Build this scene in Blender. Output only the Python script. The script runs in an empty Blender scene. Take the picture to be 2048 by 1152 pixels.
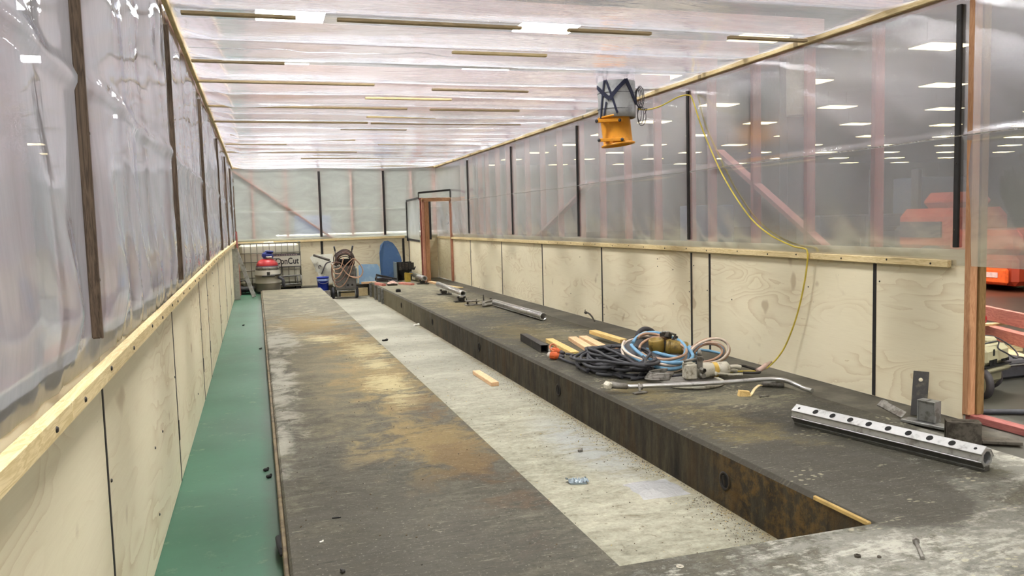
import bpy, math, random
import numpy as np
from mathutils import Vector, Matrix, noise

random.seed(7)
S = bpy.context.scene
COL = S.collection

# ------------------------------------------------------------------ camera, world, exposure
cam_data = bpy.data.cameras.new('camera')
cam_data.sensor_width = 36.0
cam_data.lens = 1627.35 / 2048 * 36.0
cam_data.clip_end = 300
cam = bpy.data.objects.new('camera', cam_data)
COL.objects.link(cam)


def camera_axes(yaw, pitch, roll):
    cy, sy = math.cos(yaw), math.sin(yaw)
    fwd = Vector((sy * math.cos(pitch), cy * math.cos(pitch), math.sin(pitch)))
    right = Vector((cy, -sy, 0))
    up = right.cross(fwd)
    c, s = math.cos(roll), math.sin(roll)
    return c * right + s * up, -s * right + c * up, fwd


r_, u_, f_ = camera_axes(0.302462, -0.083341, -0.027579)
m = Matrix((r_, u_, -f_)).transposed().to_4x4()
m.translation = Vector((0, 0, 1.45))
cam.matrix_world = m
S.camera = cam

w = bpy.data.worlds.new('world')
S.world = w
w.use_nodes = True
w.node_tree.nodes['Background'].inputs[0].default_value = (0.80, 0.86, 1.0, 1)
w.node_tree.nodes['Background'].inputs[1].default_value = 0.12

S.view_settings.view_transform = 'Standard'
S.view_settings.look = 'None'
S.view_settings.gamma = 1.0
S.view_settings.use_curve_mapping = False
S.view_settings.exposure = 0.32
S.cycles.use_denoising = True
S.cycles.max_bounces = 9
S.cycles.diffuse_bounces = 3
S.cycles.glossy_bounces = 3
S.cycles.transmission_bounces = 6
S.cycles.transparent_max_bounces = 24
S.cycles.sample_clamp_indirect = 6.0
S.cycles.caustics_reflective = False
S.cycles.caustics_refractive = False

LAMP_NEAR = 92.0      # lamps above the enclosure
LAMP_MID = 100.0
LAMP_FAR = 6.5        # the long rows of dimmer lamps across the hall

# ------------------------------------------------------------------ helpers: materials
def srgb(r, g=None, b=None):
    if g is None:
        r, g, b = r
    def f(c):
        c /= 255.0
        return c / 12.92 if c <= 0.04045 else ((c + 0.055) / 1.055) ** 2.4
    return (f(r), f(g), f(b), 1.0)


class NT:
    def __init__(self, name):
        self.m = bpy.data.materials.new(name)
        self.m.use_nodes = True
        self.t = self.m.node_tree
        self.t.nodes.clear()
        self.out = self.t.nodes.new('ShaderNodeOutputMaterial')

    def n(self, kind, **kw):
        node = self.t.nodes.new('ShaderNode' + kind)
        for k, v in kw.items():
            if k in ('ins',):
                continue
            setattr(node, k, v)
        for k, v in kw.get('ins', {}).items():
            self.set(node.inputs[k], v)
        return node

    def set(self, sock, v):
        if isinstance(v, bpy.types.NodeSocket):
            self.t.links.new(v, sock)
        else:
            sock.default_value = v

    def coords(self, kind='Object', scale=(1, 1, 1), loc=(0, 0, 0), rnd=False):
        tc = self.n('TexCoord')
        v = tc.outputs[kind]
        if rnd:
            oi = self.n('ObjectInfo')
            mul = self.math('MULTIPLY', oi.outputs['Random'], 37.0)
            add = self.n('VectorMath', operation='ADD', ins={0: v, 1: mul})
            v = add.outputs[0]
        mp = self.n('Mapping', ins={0: v, 'Scale': scale, 'Location': loc})
        return mp.outputs[0]

    def noise(self, vec, scale=5, detail=4, rough=0.55, dist=0.0):
        return self.n('TexNoise', ins={'Vector': vec, 'Scale': scale, 'Detail': detail, 'Roughness': rough,
                                       'Distortion': dist}).outputs['Fac']

    def cn(self, vec, scale=5, detail=4, rough=0.55, dist=0.0, gain=2.4):
        n = self.noise(vec, scale, detail, rough, dist)
        return self.math('ADD', self.math('MULTIPLY', self.math('SUBTRACT', n, 0.5), gain), 0.5, clamp=True)

    def math(self, op, a, b=0.0, c=None, clamp=False):
        node = self.n('Math', operation=op, use_clamp=clamp)
        self.set(node.inputs[0], a)
        self.set(node.inputs[1], b)
        if c is not None:
            self.set(node.inputs[2], c)
        return node.outputs[0]

    def ramp(self, fac, stops):
        node = self.n('ValToRGB')
        e = node.color_ramp.elements
        while len(e) < len(stops):
            e.new(0.5)
        for el, (p, c) in zip(e, stops):
            el.position = p
            el.color = c if len(c) == 4 else (*c, 1)
        self.set(node.inputs[0], fac)
        return node.outputs[0]

    def step(self, fac, a, b):
        node = self.n('MapRange', interpolation_type='SMOOTHSTEP', ins={0: fac, 1: a, 2: b, 3: 0.0, 4: 1.0})
        return node.outputs[0]

    def mix(self, fac, a, b, blend='MIX'):
        node = self.n('Mix', data_type='RGBA', blend_type=blend)
        self.set(node.inputs[0], fac)
        self.set(node.inputs[6], a)
        self.set(node.inputs[7], b)
        return node.outputs[2]

    def blob(self, pos, cx, cy, rx, ry):
        d = self.n('VectorMath', operation='SUBTRACT', ins={0: pos, 1: (cx, cy, 0)})
        d2 = self.n('VectorMath', operation='MULTIPLY', ins={0: d.outputs[0], 1: (1 / rx, 1 / ry, 0)})
        ln = self.n('VectorMath', operation='LENGTH', ins={0: d2.outputs[0]})
        return ln.outputs['Value']

    def bump(self, h, strength=0.3, dist=0.01):
        return self.n('Bump', ins={'Strength': strength, 'Distance': dist, 'Height': h}).outputs[0]

    def bsdf(self, color, rough=0.6, metal=0.0, normal=None, spec=0.4, **extra):
        b = self.n('BsdfPrincipled')
        self.set(b.inputs['Base Color'], color)
        self.set(b.inputs['Roughness'], rough)
        self.set(b.inputs['Metallic'], metal)
        self.set(b.inputs['Specular IOR Level'], spec)
        if normal is not None:
            self.set(b.inputs['Normal'], normal)
        for k, v in extra.items():
            self.set(b.inputs[k], v)
        return b.outputs[0]

    def done(self, shader):
        self.t.links.new(shader, self.out.inputs[0])
        return self.m


def plain(name, col, rough=0.5, metal=0.0, vary=0.18, scale=18, spec=0.4, bump=0.0):
    t = NT(name)
    v = t.coords('Object', rnd=True)
    n = t.noise(v, scale, 4)
    lo = tuple(c * (1 - vary) for c in col[:3]) + (1,)
    hi = tuple(min(1, c * (1 + vary)) for c in col[:3]) + (1,)
    c = t.ramp(n, [(0.3, lo), (0.7, hi)])
    nm = t.bump(n, bump, 0.004) if bump else None
    return t.done(t.bsdf(c, rough, metal, nm, spec))


def dirty(name, col, dirt, amount=0.5, rough=0.6, metal=0.0, scale=9):
    t = NT(name)
    v = t.coords('Object', rnd=True)
    n = t.noise(v, scale, 6, 0.65)
    n2 = t.noise(v, scale * 6, 3, 0.6)
    f = t.step(n, 0.62 - amount * 0.3, 0.75 - amount * 0.2)
    c = t.mix(f, col, dirt)
    c = t.mix(t.math('MULTIPLY', n2, 0.35), c, tuple(x * 0.55 for x in col[:3]) + (1,))
    return t.done(t.bsdf(c, rough, metal, t.bump(n2, 0.15, 0.003)))


def wood(name, lo, hi, axis='Y', knots=True):
    t = NT(name)
    sc = {'X': (1.2, 14, 14), 'Y': (14, 1.2, 14), 'Z': (14, 14, 1.2)}[axis]
    v = t.coords('Object', scale=sc, rnd=True)
    n = t.noise(v, 1.6, 5, 0.6, 0.6)
    lines = t.math('PINGPONG', t.math('MULTIPLY', n, 9.0), 0.5)
    f = t.math('ADD', t.math('MULTIPLY', lines, 0.8), t.math('MULTIPLY', n, 0.5))
    c = t.ramp(f, [(0.2, lo), (0.65, hi)])
    if knots:
        v2 = t.coords('Object', scale=tuple(s * 0.35 for s in sc), rnd=True)
        k = t.noise(v2, 2.2, 2)
        c = t.mix(t.math('MULTIPLY', t.step(k, 0.70, 0.76), 0.6), c, tuple(x * 0.45 for x in lo[:3]) + (1,))
    return t.done(t.bsdf(c, 0.7, 0, t.bump(f, 0.1, 0.002), 0.25))


def plywood(name, axis='Y'):
    """rotary cut pine: wavy contour figure stretched along the sheet"""
    t = NT(name)
    sc = {'Y': (1, 0.42, 1.5), 'X': (0.42, 1, 1.5)}[axis]
    v = t.coords('Object', scale=sc, rnd=True)
    n = t.noise(v, 1.5, 2.5, 0.5, 0.7)
    n_small = t.noise(v, 9, 5, 0.6)
    q = t.math('ADD', t.math('MULTIPLY', n, 15.0), t.math('MULTIPLY', n_small, 0.9))
    fr = t.math('FRACT', q)
    line = t.math('MULTIPLY', t.math('POWER', fr, 3.0), t.step(t.noise(v, 2.3, 2), 0.38, 0.62))
    base = t.mix(t.noise(v, 0.9, 3), srgb(232, 221, 188), srgb(243, 235, 208))
    c = t.mix(t.math('MULTIPLY', line, 0.55), base, srgb(198, 174, 134))
    k = t.noise(t.coords('Object', scale=(3, 3, 3), rnd=True), 1.4, 1)
    c = t.mix(t.math('MULTIPLY', t.step(k, 0.70, 0.78), 0.45), c, srgb(150, 118, 78))
    g = t.noise(t.coords('Object', scale={'Y': (60, 2.5, 60), 'X': (2.5, 60, 60)}[axis]), 2, 3)
    c = t.mix(t.math('MULTIPLY', g, 0.22), c, srgb(182, 160, 122))
    spots = t.noise(t.coords('Object', rnd=True), 60, 1)
    c = t.mix(t.math('MULTIPLY', t.step(spots, 0.80, 0.83), 0.5), c, srgb(70, 58, 44))
    return t.done(t.bsdf(c, 0.62, 0, None, 0.3))


def film_material(name, milk, tint, gloss, rough, bump_scale, bump_strength, body=(0.86, 0.86, 0.88, 1), blur=0.0):
    """thin polythene: part clear, part milky, with a sheen"""
    t = NT(name)
    v = t.coords('Object', scale=bump_scale)
    n = t.noise(v, 3.0, 4, 0.55, 1.2)
    n2 = t.noise(v, 14.0, 3, 0.5, 0.5)
    h = t.math('ADD', n, t.math('MULTIPLY', n2, 0.25))
    nm = t.bump(h, bump_strength, 0.05)
    cl = t.n('BsdfTransparent', ins={0: tint}).outputs[0]
    if blur > 0:
        rf = t.n('BsdfRefraction', ins={0: tint, 'Roughness': 0.85, 'IOR': 1.015}).outputs[0]
        cl = t.n('MixShader', ins={0: blur, 1: cl, 2: rf}).outputs[0]
    tr = t.n('BsdfTranslucent', ins={0: body, 'Normal': nm}).outputs[0]
    df = t.n('BsdfDiffuse', ins={0: body, 'Normal': nm}).outputs[0]
    mk = t.n('MixShader', ins={0: 0.35, 1: tr, 2: df}).outputs[0]
    # the longer the way through the sheet, the milkier it looks
    cosv = t.math('MAXIMUM', t.math('SUBTRACT', 1.0, t.n('LayerWeight', ins={0: 0.5}).outputs['Facing']), 0.16)
    clear = t.math('SUBTRACT', 1.10 - milk, t.math('MULTIPLY', n, 0.2))
    mfac = t.math('SUBTRACT', 1.0, t.math('POWER', clear, t.math('DIVIDE', 1.0, cosv)), clamp=True)
    base = t.n('MixShader', ins={0: mfac, 1: cl, 2: mk}).outputs[0]
    gl = t.n('BsdfGlossy', ins={0: (0.93, 0.95, 1, 1), 'Roughness': rough, 'Normal': nm}).outputs[0]
    lw = t.n('LayerWeight', ins={0: 0.35, 'Normal': nm})
    gf = t.math('ADD', t.math('MULTIPLY', lw.outputs['Fresnel'], gloss), 0.03, clamp=True)
    return t.done(t.n('MixShader', ins={0: gf, 1: base, 2: gl}).outputs[0])


def emit(name, col, strength):
    t = NT(name)
    return t.done(t.n('Emission', ins={0: col, 1: strength}).outputs[0])


# ------------------------------------------------------------------ helpers: geometry
def wloc(o):
    v = Vector((0, 0, 0))
    while o is not None:
        v += o.location
        o = o.parent
    return v


class MB:
    """collects shapes given in world coordinates, links them as one mesh object"""

    def __init__(self):
        self.v, self.f, self.mi, self.sm = [], [], [], []

    def add(self, verts, faces, mi=0, smooth=False):
        o = len(self.v)
        self.v += [tuple(p) for p in verts]
        self.f += [tuple(i + o for i in fc) for fc in faces]
        self.mi += [mi] * len(faces)
        self.sm += [smooth] * len(faces)
        return self

    def box(self, x0, x1, y0, y1, z0, z1, mi=0, bev=0.0):
        return self.obox(Vector(((x0 + x1) / 2, (y0 + y1) / 2, (z0 + z1) / 2)),
                         (abs(x1 - x0), abs(y1 - y0), abs(z1 - z0)), Matrix.Identity(3), mi, bev)

    def obox(self, c, size, rot, mi=0, bev=0.0):
        """box with chamfered edges, rotated by a 3x3 matrix"""
        hx, hy, hz = (s / 2 for s in size)
        c = Vector(c)
        b = min(bev, hx * .9, hy * .9, hz * .9)
        if b <= 0:
            vs = [Vector((sx * hx, sy * hy, sz * hz)) for sz in (-1, 1) for sy in (-1, 1) for sx in (-1, 1)]
            fs = [(0, 2, 3, 1), (4, 5, 7, 6), (0, 1, 5, 4), (2, 6, 7, 3), (0, 4, 6, 2), (1, 3, 7, 5)]
            return self.add([c + rot @ p for p in vs], fs, mi)
        vs, idx = [], {}
        for sx in (-1, 1):
            for sy in (-1, 1):
                for sz in (-1, 1):
                    for ax in range(3):
                        p = [sx * (hx - b), sy * (hy - b), sz * (hz - b)]
                        p[ax] = (sx * hx, sy * hy, sz * hz)[ax]
                        idx[(sx, sy, sz, ax)] = len(vs)
                        vs.append(Vector(p))
        fs = []
        I = lambda s, ax: idx[(s[0], s[1], s[2], ax)]
        for ax in range(3):
            a1, a2 = (ax + 1) % 3, (ax + 2) % 3
            for sg in (-1, 1):
                q = []
                for (p1, p2) in ((-1, -1), (1, -1), (1, 1), (-1, 1)):
                    s = [0, 0, 0]
                    s[ax], s[a1], s[a2] = sg, p1, p2
                    q.append(I(s, ax))
                fs.append(tuple(q if sg > 0 else q[::-1]))
        for ax in range(3):
            a1, a2 = (ax + 1) % 3, (ax + 2) % 3
            for p1 in (-1, 1):
                for p2 in (-1, 1):
                    s0 = [0, 0, 0]
                    s1 = [0, 0, 0]
                    s0[ax], s1[ax] = -1, 1
                    s0[a1] = s1[a1] = p1
                    s0[a2] = s1[a2] = p2
                    q = [I(s0, a1), I(s1, a1), I(s1, a2), I(s0, a2)]
                    fs.append(tuple(q if p1 * p2 < 0 else q[::-1]))
        for sx in (-1, 1):
            for sy in (-1, 1):
                for sz in (-1, 1):
                    s = (sx, sy, sz)
                    q = [I(s, 0), I(s, 1), I(s, 2)]
                    fs.append(tuple(q if sx * sy * sz > 0 else q[::-1]))
        return self.add([c + rot @ p for p in vs], fs, mi)

    def bar(self, p, q, wdt, hgt, mi=0, bev=0.0, up=(0, 0, 1), ext=0.0):
        """a bar of rectangular section from p to q"""
        p, q = Vector(p), Vector(q)
        d = (q - p)
        ln = d.length + 2 * ext
        d.normalize()
        s = Vector(up).cross(d)
        if s.length < 1e-4:
            s = Vector((1, 0, 0)).cross(d)
        s.normalize()
        u = d.cross(s)
        rot = Matrix((s, d, u)).transposed()
        return self.obox((p + q) / 2, (wdt, ln, hgt), rot, mi, bev)

    def tube(self, pts, r, n=8, mi=0, closed=False, caps=True, hollow=0.0):
        """round section swept along a polyline; r may be a list"""
        pts = [Vector(p) for p in pts]
        k = len(pts)
        rs = r if isinstance(r, (list, tuple)) else [r] * k
        vs, fs = [], []
        ref = None
        for i, p in enumerate(pts):
            a = pts[(i - 1) % k] if (closed or i > 0) else p
            b = pts[(i + 1) % k] if (closed or i < k - 1) else p
            d = (b - a)
            if d.length < 1e-9:
                d = Vector((0, 0, 1))
            d.normalize()
            if ref is None:
                ref = Vector((0, 0, 1)) if abs(d.z) < 0.9 else Vector((1, 0, 0))
            s = (ref - d * ref.dot(d))
            if s.length < 1e-5:
                s = d.orthogonal()
            s.normalize()
            ref = s
            t = d.cross(s)
            for j in range(n):
                an = 2 * math.pi * j / n
                vs.append(p + (s * math.cos(an) + t * math.sin(an)) * rs[i])
        for i in range(k if closed else k - 1):
            for j in range(n):
                a, b = i * n + j, i * n + (j + 1) % n
                c, e = ((i + 1) % k) * n + (j + 1) % n, ((i + 1) % k) * n + j
                fs.append((a, b, c, e))
        self.add(vs, fs, mi, True)
        if caps and not closed:
            o = len(self.v) - len(vs)
            self.f += [tuple(o + j for j in range(n))[::-1], tuple(o + (k - 1) * n + j for j in range(n))]
            self.mi += [mi, mi]
            self.sm += [False, False]
        return self

    def lathe(self, prof, centre, axis=(0, 0, 1), n=24, mi=0, smooth=True):
        """prof: (radius, height) pairs turned about axis through centre"""
        ax = Vector(axis).normalized()
        s = ax.orthogonal().normalized()
        if abs(ax.z) > 0.999:
            s = Vector((1, 0, 0))
        t = ax.cross(s)
        c = Vector(centre)
        vs, fs = [], []
        for (r, h) in prof:
            for j in range(n):
                an = 2 * math.pi * j / n
                vs.append(c + ax * h + (s * math.cos(an) + t * math.sin(an)) * max(r, 1e-4))
        for i in range(len(prof) - 1):
            for j in range(n):
                a, b = i * n + j, i * n + (j + 1) % n
                fs.append((a, b, b + n, a + n))
        self.add(vs, fs, mi, smooth)
        return self

    def prism(self, outline, ext, mi=0):
        """flat outline (3d points) thickened by the vector ext"""
        e = Vector(ext)
        a = [Vector(p) for p in outline]
        k = len(a)
        vs = a + [p + e for p in a]
        fs = [tuple(range(k))[::-1], tuple(range(k, 2 * k))]
        fs += [(i, (i + 1) % k, k + (i + 1) % k, k + i) for i in range(k)]
        return self.add(vs, fs, mi)

    def build(self, name, mats, parent=None, origin=None, kind=None):
        if not isinstance(mats, (list, tuple)):
            mats = [mats]
        base = wloc(parent) if parent is not None else Vector((0, 0, 0))
        if origin is None:
            off = Vector((0, 0, 0)) if parent is not None else Vector((0, 0, 0))
        else:
            off = Vector(origin) - base
        me = bpy.data.meshes.new(name)
        sh = base + off
        me.from_pydata([(p[0] - sh.x, p[1] - sh.y, p[2] - sh.z) for p in self.v], [], self.f)
        for mt in mats:
            me.materials.append(mt)
        me.polygons.foreach_set('material_index', self.mi)
        me.polygons.foreach_set('use_smooth', self.sm)
        me.update()
        o = bpy.data.objects.new(name, me)
        COL.objects.link(o)
        if parent is not None:
            o.parent = parent
        o.location = off
        if kind:
            o['kind'] = kind
        return o


def thing(name, label, cat, loc, group=None):
    o = bpy.data.objects.new(name, None)
    o.empty_display_size = 0.1
    o.location = loc
    COL.objects.link(o)
    o['label'] = label
    o['category'] = cat
    if group:
        o['group'] = group
    return o


def tag(o, label, cat, group=None):
    o['label'] = label
    o['category'] = cat
    if group:
        o['group'] = group
    return o


def struct(name, loc=(0, 0, 0)):
    o = bpy.data.objects.new(name, None)
    o.location = loc
    COL.objects.link(o)
    o['kind'] = 'structure'
    return o


def smooth_path(pts, k=6):
    """Catmull-Rom through the points"""
    p = [Vector(a) for a in pts]
    out = []
    for i in range(len(p) - 1):
        a = p[i - 1] if i > 0 else p[i] * 2 - p[i + 1]
        b, c = p[i], p[i + 1]
        d = p[i + 2] if i + 2 < len(p) else c * 2 - b
        for j in range(k):
            t = j / k
            out.append(0.5 * ((2 * b) + (c - a) * t + (2 * a - 5 * b + 4 * c - d) * t * t +
                              (3 * b - a - 3 * c + d) * t ** 3))
    out.append(p[-1])
    return out


def sheet(name, mat, parent, o, u, v, nu, nv, disp, nrm):
    """a film: grid over o + u*s + v*t pushed along nrm by disp(s, t) metres"""
    o, u, v, nrm = Vector(o), Vector(u), Vector(v), Vector(nrm)
    vs = []
    for j in range(nv + 1):
        for i in range(nu + 1):
            s, t = i / nu, j / nv
            vs.append(o + u * s + v * t + nrm * disp(s, t))
    fs = [(j * (nu + 1) + i, j * (nu + 1) + i + 1, (j + 1) * (nu + 1) + i + 1, (j + 1) * (nu + 1) + i)
          for j in range(nv) for i in range(nu)]
    b = MB()
    b.add(vs, fs, 0, True)
    return b.build(name, mat, parent)


def nz(x, y, z=0.0):
    return noise.noise(Vector((x, y, z)))


def ridge(x, y, z=0.0):
    return 1.0 - 2.0 * abs(noise.noise(Vector((x, y, z))))

# ------------------------------------------------------------------ materials
M = {}
M['ply'] = plywood('plywood', 'Y')
M['ply_back'] = plywood('plywood_back', 'X')
PINE_LO, PINE_HI = srgb(205, 182, 130), srgb(232, 212, 166)
PINK_LO, PINK_HI = srgb(134, 74, 70), srgb(166, 102, 94)
M['pine_y'] = wood('pine_y', PINE_LO, PINE_HI, 'Y')
M['pine_x'] = wood('pine_x', PINE_LO, PINE_HI, 'X')
M['pink_z'] = wood('pink_timber_z', PINK_LO, PINK_HI, 'Z')
M['pink_x'] = wood('pink_timber_x', srgb(150, 116, 112), srgb(180, 148, 144), 'X')
M['pink_y'] = wood('pink_timber_y', PINK_LO, PINK_HI, 'Y')
M['orange_z'] = wood('orange_timber_z', srgb(158, 112, 78), srgb(184, 140, 104), 'Z')
M['olive_z'] = wood('olive_timber_z', srgb(104, 80, 46), srgb(132, 104, 66), 'Z')
M['red_y'] = wood('red_timber_y', srgb(172, 104, 92), srgb(204, 138, 122), 'Y')
M['batten_x'] = wood('ceiling_batten_timber', srgb(140, 122, 92), srgb(172, 152, 116), 'X', False)
M['dark_batten'] = wood('dark_batten_timber', srgb(66, 54, 44), srgb(104, 88, 72), 'Z', False)
M['black_tape'] = plain('black_tape', srgb(34, 32, 32), 0.55)
M['screw'] = plain('screw_steel', srgb(70, 66, 62), 0.4, 0.8)
M['film_ceiling'] = film_material('film_ceiling', 0.15, (0.98, 0.98, 1.0, 1), 0.55, 0.12, (0.30, 2.6, 1), 0.2,
                                  (0.80, 0.80, 0.88, 1))
M['film_right'] = film_material('film_right', 0.22, (0.94, 0.94, 0.92, 1), 0.5, 0.20, (1, 0.30, 0.45), 0.06,
                                (0.60, 0.60, 0.575, 1))
M['film_back'] = film_material('film_back', 0.36, (0.93, 0.97, 0.94, 1), 0.4, 0.2, (0.5, 1, 1.2), 0.10,
                               (0.88, 0.93, 0.88, 1))
M['film_left'] = film_material('film_left', 0.24, (0.94, 0.95, 0.98, 1), 0.85, 0.045, (1, 0.5, 0.25), 0.13,
                               (0.50, 0.51, 0.56, 1))
M['film_fold'] = film_material('film_fold', 0.72, (0.98, 0.98, 0.98, 1), 0.8, 0.15, (1, 3, 6), 0.6)


def concrete_floor():
    t = NT('stained_concrete_slab')
    p = t.coords('Object')
    big = t.cn(p, 0.7, 4, 0.6, 0.4, 2.2)
    med = t.cn(p, 3.0, 8, 0.72, 0.5, 2.4)
    fine = t.cn(p, 17, 6, 0.75, 0.0, 2.4)
    speck = t.cn(p, 60, 4, 0.7, 0.0, 2.4)
    streak = t.cn(t.coords('Object', scale=(1.0, 3.4, 1)), 2.6, 9, 0.74, 0.6, 2.6)
    f = t.math('ADD', t.math('ADD', t.math('ADD', t.math('MULTIPLY', big, 0.22), t.math('MULTIPLY', med, 0.28)), t.math('MULTIPLY', streak, 0.28)), t.math('MULTIPLY', fine, 0.22))
    c = t.ramp(f, [(0.18, srgb(42, 40, 34)), (0.38, srgb(64, 62, 53)), (0.54, srgb(82, 79, 68)), (0.72, srgb(106, 102, 87)), (0.92, srgb(138, 132, 112))])

    def wash(c, blobs, col, lo, hi, amt, nse, soft=0.9):
        d = None
        for b in blobs:
            q = t.blob(p, *b)
            d = q if d is None else t.math('MINIMUM', d, q)
        fac = t.step(t.math('ADD', d, t.math('MULTIPLY', t.math('SUBTRACT', nse, 0.5), soft)), hi, lo)
        return t.mix(t.math('MULTIPLY', fac, amt), c, col)
    mixn = t.math('ADD', t.math('MULTIPLY', streak, 0.6), t.math('MULTIPLY', fine, 0.4))
    # dusty far half
    c = wash(c, [(0.8, 17.0, 1.6, 6.5), (3.3, 18.5, 1.2, 6.5)], srgb(152, 146, 124), 0.3, 1.2, 0.75, mixn, 2.0)
    c = wash(c, [(0.9, 15.5, 1.4, 4.0), (3.1, 15.5, .9, 3.5)], srgb(74, 68, 54), 0.2, 0.9, 0.5, med, 2.4)
    c = wash(c, [(0.75, 8.6, .75, 3.8)], srgb(116, 107, 82), 0.3, 1.2, 0.6, med, 1.6)
    # ochre rust along the trench side of the left slab
    c = wash(c, [(1.08, 7.5, .46, 1.6), (1.06, 9.9, .42, 1.7), (1.05, 5.2, .42, 0.9), (0.7, 12.2, .7, 1.4)],
             srgb(128, 108, 66), 0.2, 1.2, 0.75, med, 2.2)
    c = wash(c, [(1.10, 7.35, .26, .60), (1.14, 8.4, .20, .45), (1.14, 9.4, .28, 1.0), (1.12, 6.6, .18, .40), (.75, 10.6, .35, .5)],
             srgb(176, 164, 124), 0.1, 1.1, 0.75, mixn, 2.4)
    c = wash(c, [(1.15, 4.5, .35, 1.0), (1.2, 6.2, .2, .8), (0.9, 11.2, .5, .5), (1.15, 8.9, .2, .3)], srgb(80, 58, 36), 0.0, 0.9, 0.5, med, 2.6)
    # worn pale strip along the left edge
    c = wash(c, [(0.14, 7.8, .16, 2.0), (0.11, 5.6, .08, 0.8), (0.2, 10.8, .25, 1.3)], srgb(158, 155, 142), 0.2, 1.15, 0.7, med, 2.0)
    # right slab: ochre and pale patches
    c = wash(c, [(3.1, 4.9, .35, 0.9), (3.3, 9.8, .6, 1.6), (3.3, 13.5, .6, 1.8), (3.0, 6.0, .3, .6)], srgb(138, 122, 78), 0.1, 1.05, 0.65, mixn, 2.4)
    c = wash(c, [(3.7, 9.5, .35, 1.3), (3.5, 5.5, .5, .5), (3.2, 15.2, .4, 1.0)], srgb(158, 150, 122), 0.1, 1.0, 0.6, mixn, 2.4)
    c = wash(c, [(3.35, 4.9, .5, .45), (3.0, 7.6, .4, .9)], srgb(48, 45, 40), 0.1, 1.0, 0.7, med, 2.0)
    # grey worn concrete at the near right corner with a darker wet disc inside it
    c = wash(c, [(3.0, .6, 2.0, 2.7), (4.3, 3.1, .60, 1.2)], srgb(128, 126, 116), 0.80, 1.08, 0.95, med, 0.7)
    c = wash(c, [(3.0, .6, 1.9, 2.6), (4.3, 3.0, .5, 1.1)], srgb(178, 175, 162), 0.4, 1.0, 0.8, mixn, 2.2)
    c = wash(c, [(3.0, 2.2, .7, .35), (2.2, 2.2, .5, .5)], srgb(84, 82, 76), 0.1, 0.9, 0.6, med, 2.2)
    c = wash(c, [(2.95, 3.62, .54, .82)], srgb(74, 71, 63), 0.86, 1.04, 0.9, med, 0.22)
    # darker tone at the near left, then along the right slab
    c = wash(c, [(0.52, 3.4, .60, 1.3)], srgb(72, 69, 60), 0.5, 1.2, 0.72, med, 1.0)
    c = wash(c, [(3.4, 8.0, .9, 7.0)], srgb(62, 59, 51), 0.5, 1.2, 0.38, med, 0.8)
    # chalky footprints
    br = t.n('TexVoronoi', feature='F1', ins={'Vector': t.coords('Object', scale=(20, 36, 1)), 'Scale': 1.0})
    chip = t.math('MULTIPLY', t.math('MULTIPLY', t.step(t.n('SeparateXYZ', ins={0: p}).outputs[0], 2.2, 2.6), t.step(br.outputs['Distance'], 0.36, 0.24)), t.step(t.cn(p, 2.6, 3), 0.66, 0.80))
    c = t.mix(t.math('MULTIPLY', chip, 0.45), c, srgb(196, 188, 158))
    # scratches and specks
    sc = t.cn(t.coords('Object', scale=(2.2, 16, 1)), 4.0, 6, 0.75, 0.8, 2.8)
    c = t.mix(t.math('MULTIPLY', t.step(sc, 0.74, 1.0), 0.32), c, srgb(190, 182, 156))
    c = t.mix(t.math('MULTIPLY', t.step(sc, 0.34, 0.05), 0.45), c, srgb(36, 32, 26))
    c = t.mix(t.math('MULTIPLY', t.step(speck, 0.66, 0.95), 0.45), c, srgb(38, 34, 28))
    c = t.mix(t.math('MULTIPLY', t.step(speck, 0.26, 0.05), 0.35), c, srgb(190, 184, 164))
    lip = t.math('MULTIPLY', t.step(t.math('ABSOLUTE', t.math('SUBTRACT', t.n('SeparateXYZ', ins={0: p}).outputs[0], 2.668)), 0.030, 0.016), t.math('MULTIPLY', t.step(t.n('SeparateXYZ', ins={0: p}).outputs[1], 2.99, 3.03), 0.8))
    c = t.mix(lip, c, srgb(58, 54, 45))
    # vertical faces: dark, streaked with rust
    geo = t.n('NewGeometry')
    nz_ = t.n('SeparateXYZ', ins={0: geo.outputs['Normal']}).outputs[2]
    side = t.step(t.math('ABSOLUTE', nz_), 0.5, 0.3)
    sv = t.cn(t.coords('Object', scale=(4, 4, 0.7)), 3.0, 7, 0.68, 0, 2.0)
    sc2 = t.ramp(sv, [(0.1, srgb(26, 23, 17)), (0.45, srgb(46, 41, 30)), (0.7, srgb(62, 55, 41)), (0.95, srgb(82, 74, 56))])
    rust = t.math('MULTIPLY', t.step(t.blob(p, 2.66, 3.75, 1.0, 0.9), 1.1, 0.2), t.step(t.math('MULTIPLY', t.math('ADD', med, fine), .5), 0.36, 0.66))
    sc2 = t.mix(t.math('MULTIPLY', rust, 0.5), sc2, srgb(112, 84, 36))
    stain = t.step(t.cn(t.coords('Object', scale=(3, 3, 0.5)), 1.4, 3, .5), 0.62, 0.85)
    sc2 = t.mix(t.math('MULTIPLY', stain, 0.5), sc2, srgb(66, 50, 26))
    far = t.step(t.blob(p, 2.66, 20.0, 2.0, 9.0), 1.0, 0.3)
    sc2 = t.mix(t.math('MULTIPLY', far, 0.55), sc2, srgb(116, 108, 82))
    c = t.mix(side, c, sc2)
    hgt = t.math('ADD', t.math('MULTIPLY', med, 0.6), t.math('MULTIPLY', fine, 0.4))
    return t.done(t.bsdf(c, t.math('ADD', 0.62, t.math('MULTIPLY', med, 0.3)), 0, t.bump(hgt, 0.35, 0.01), 0.25))


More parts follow.
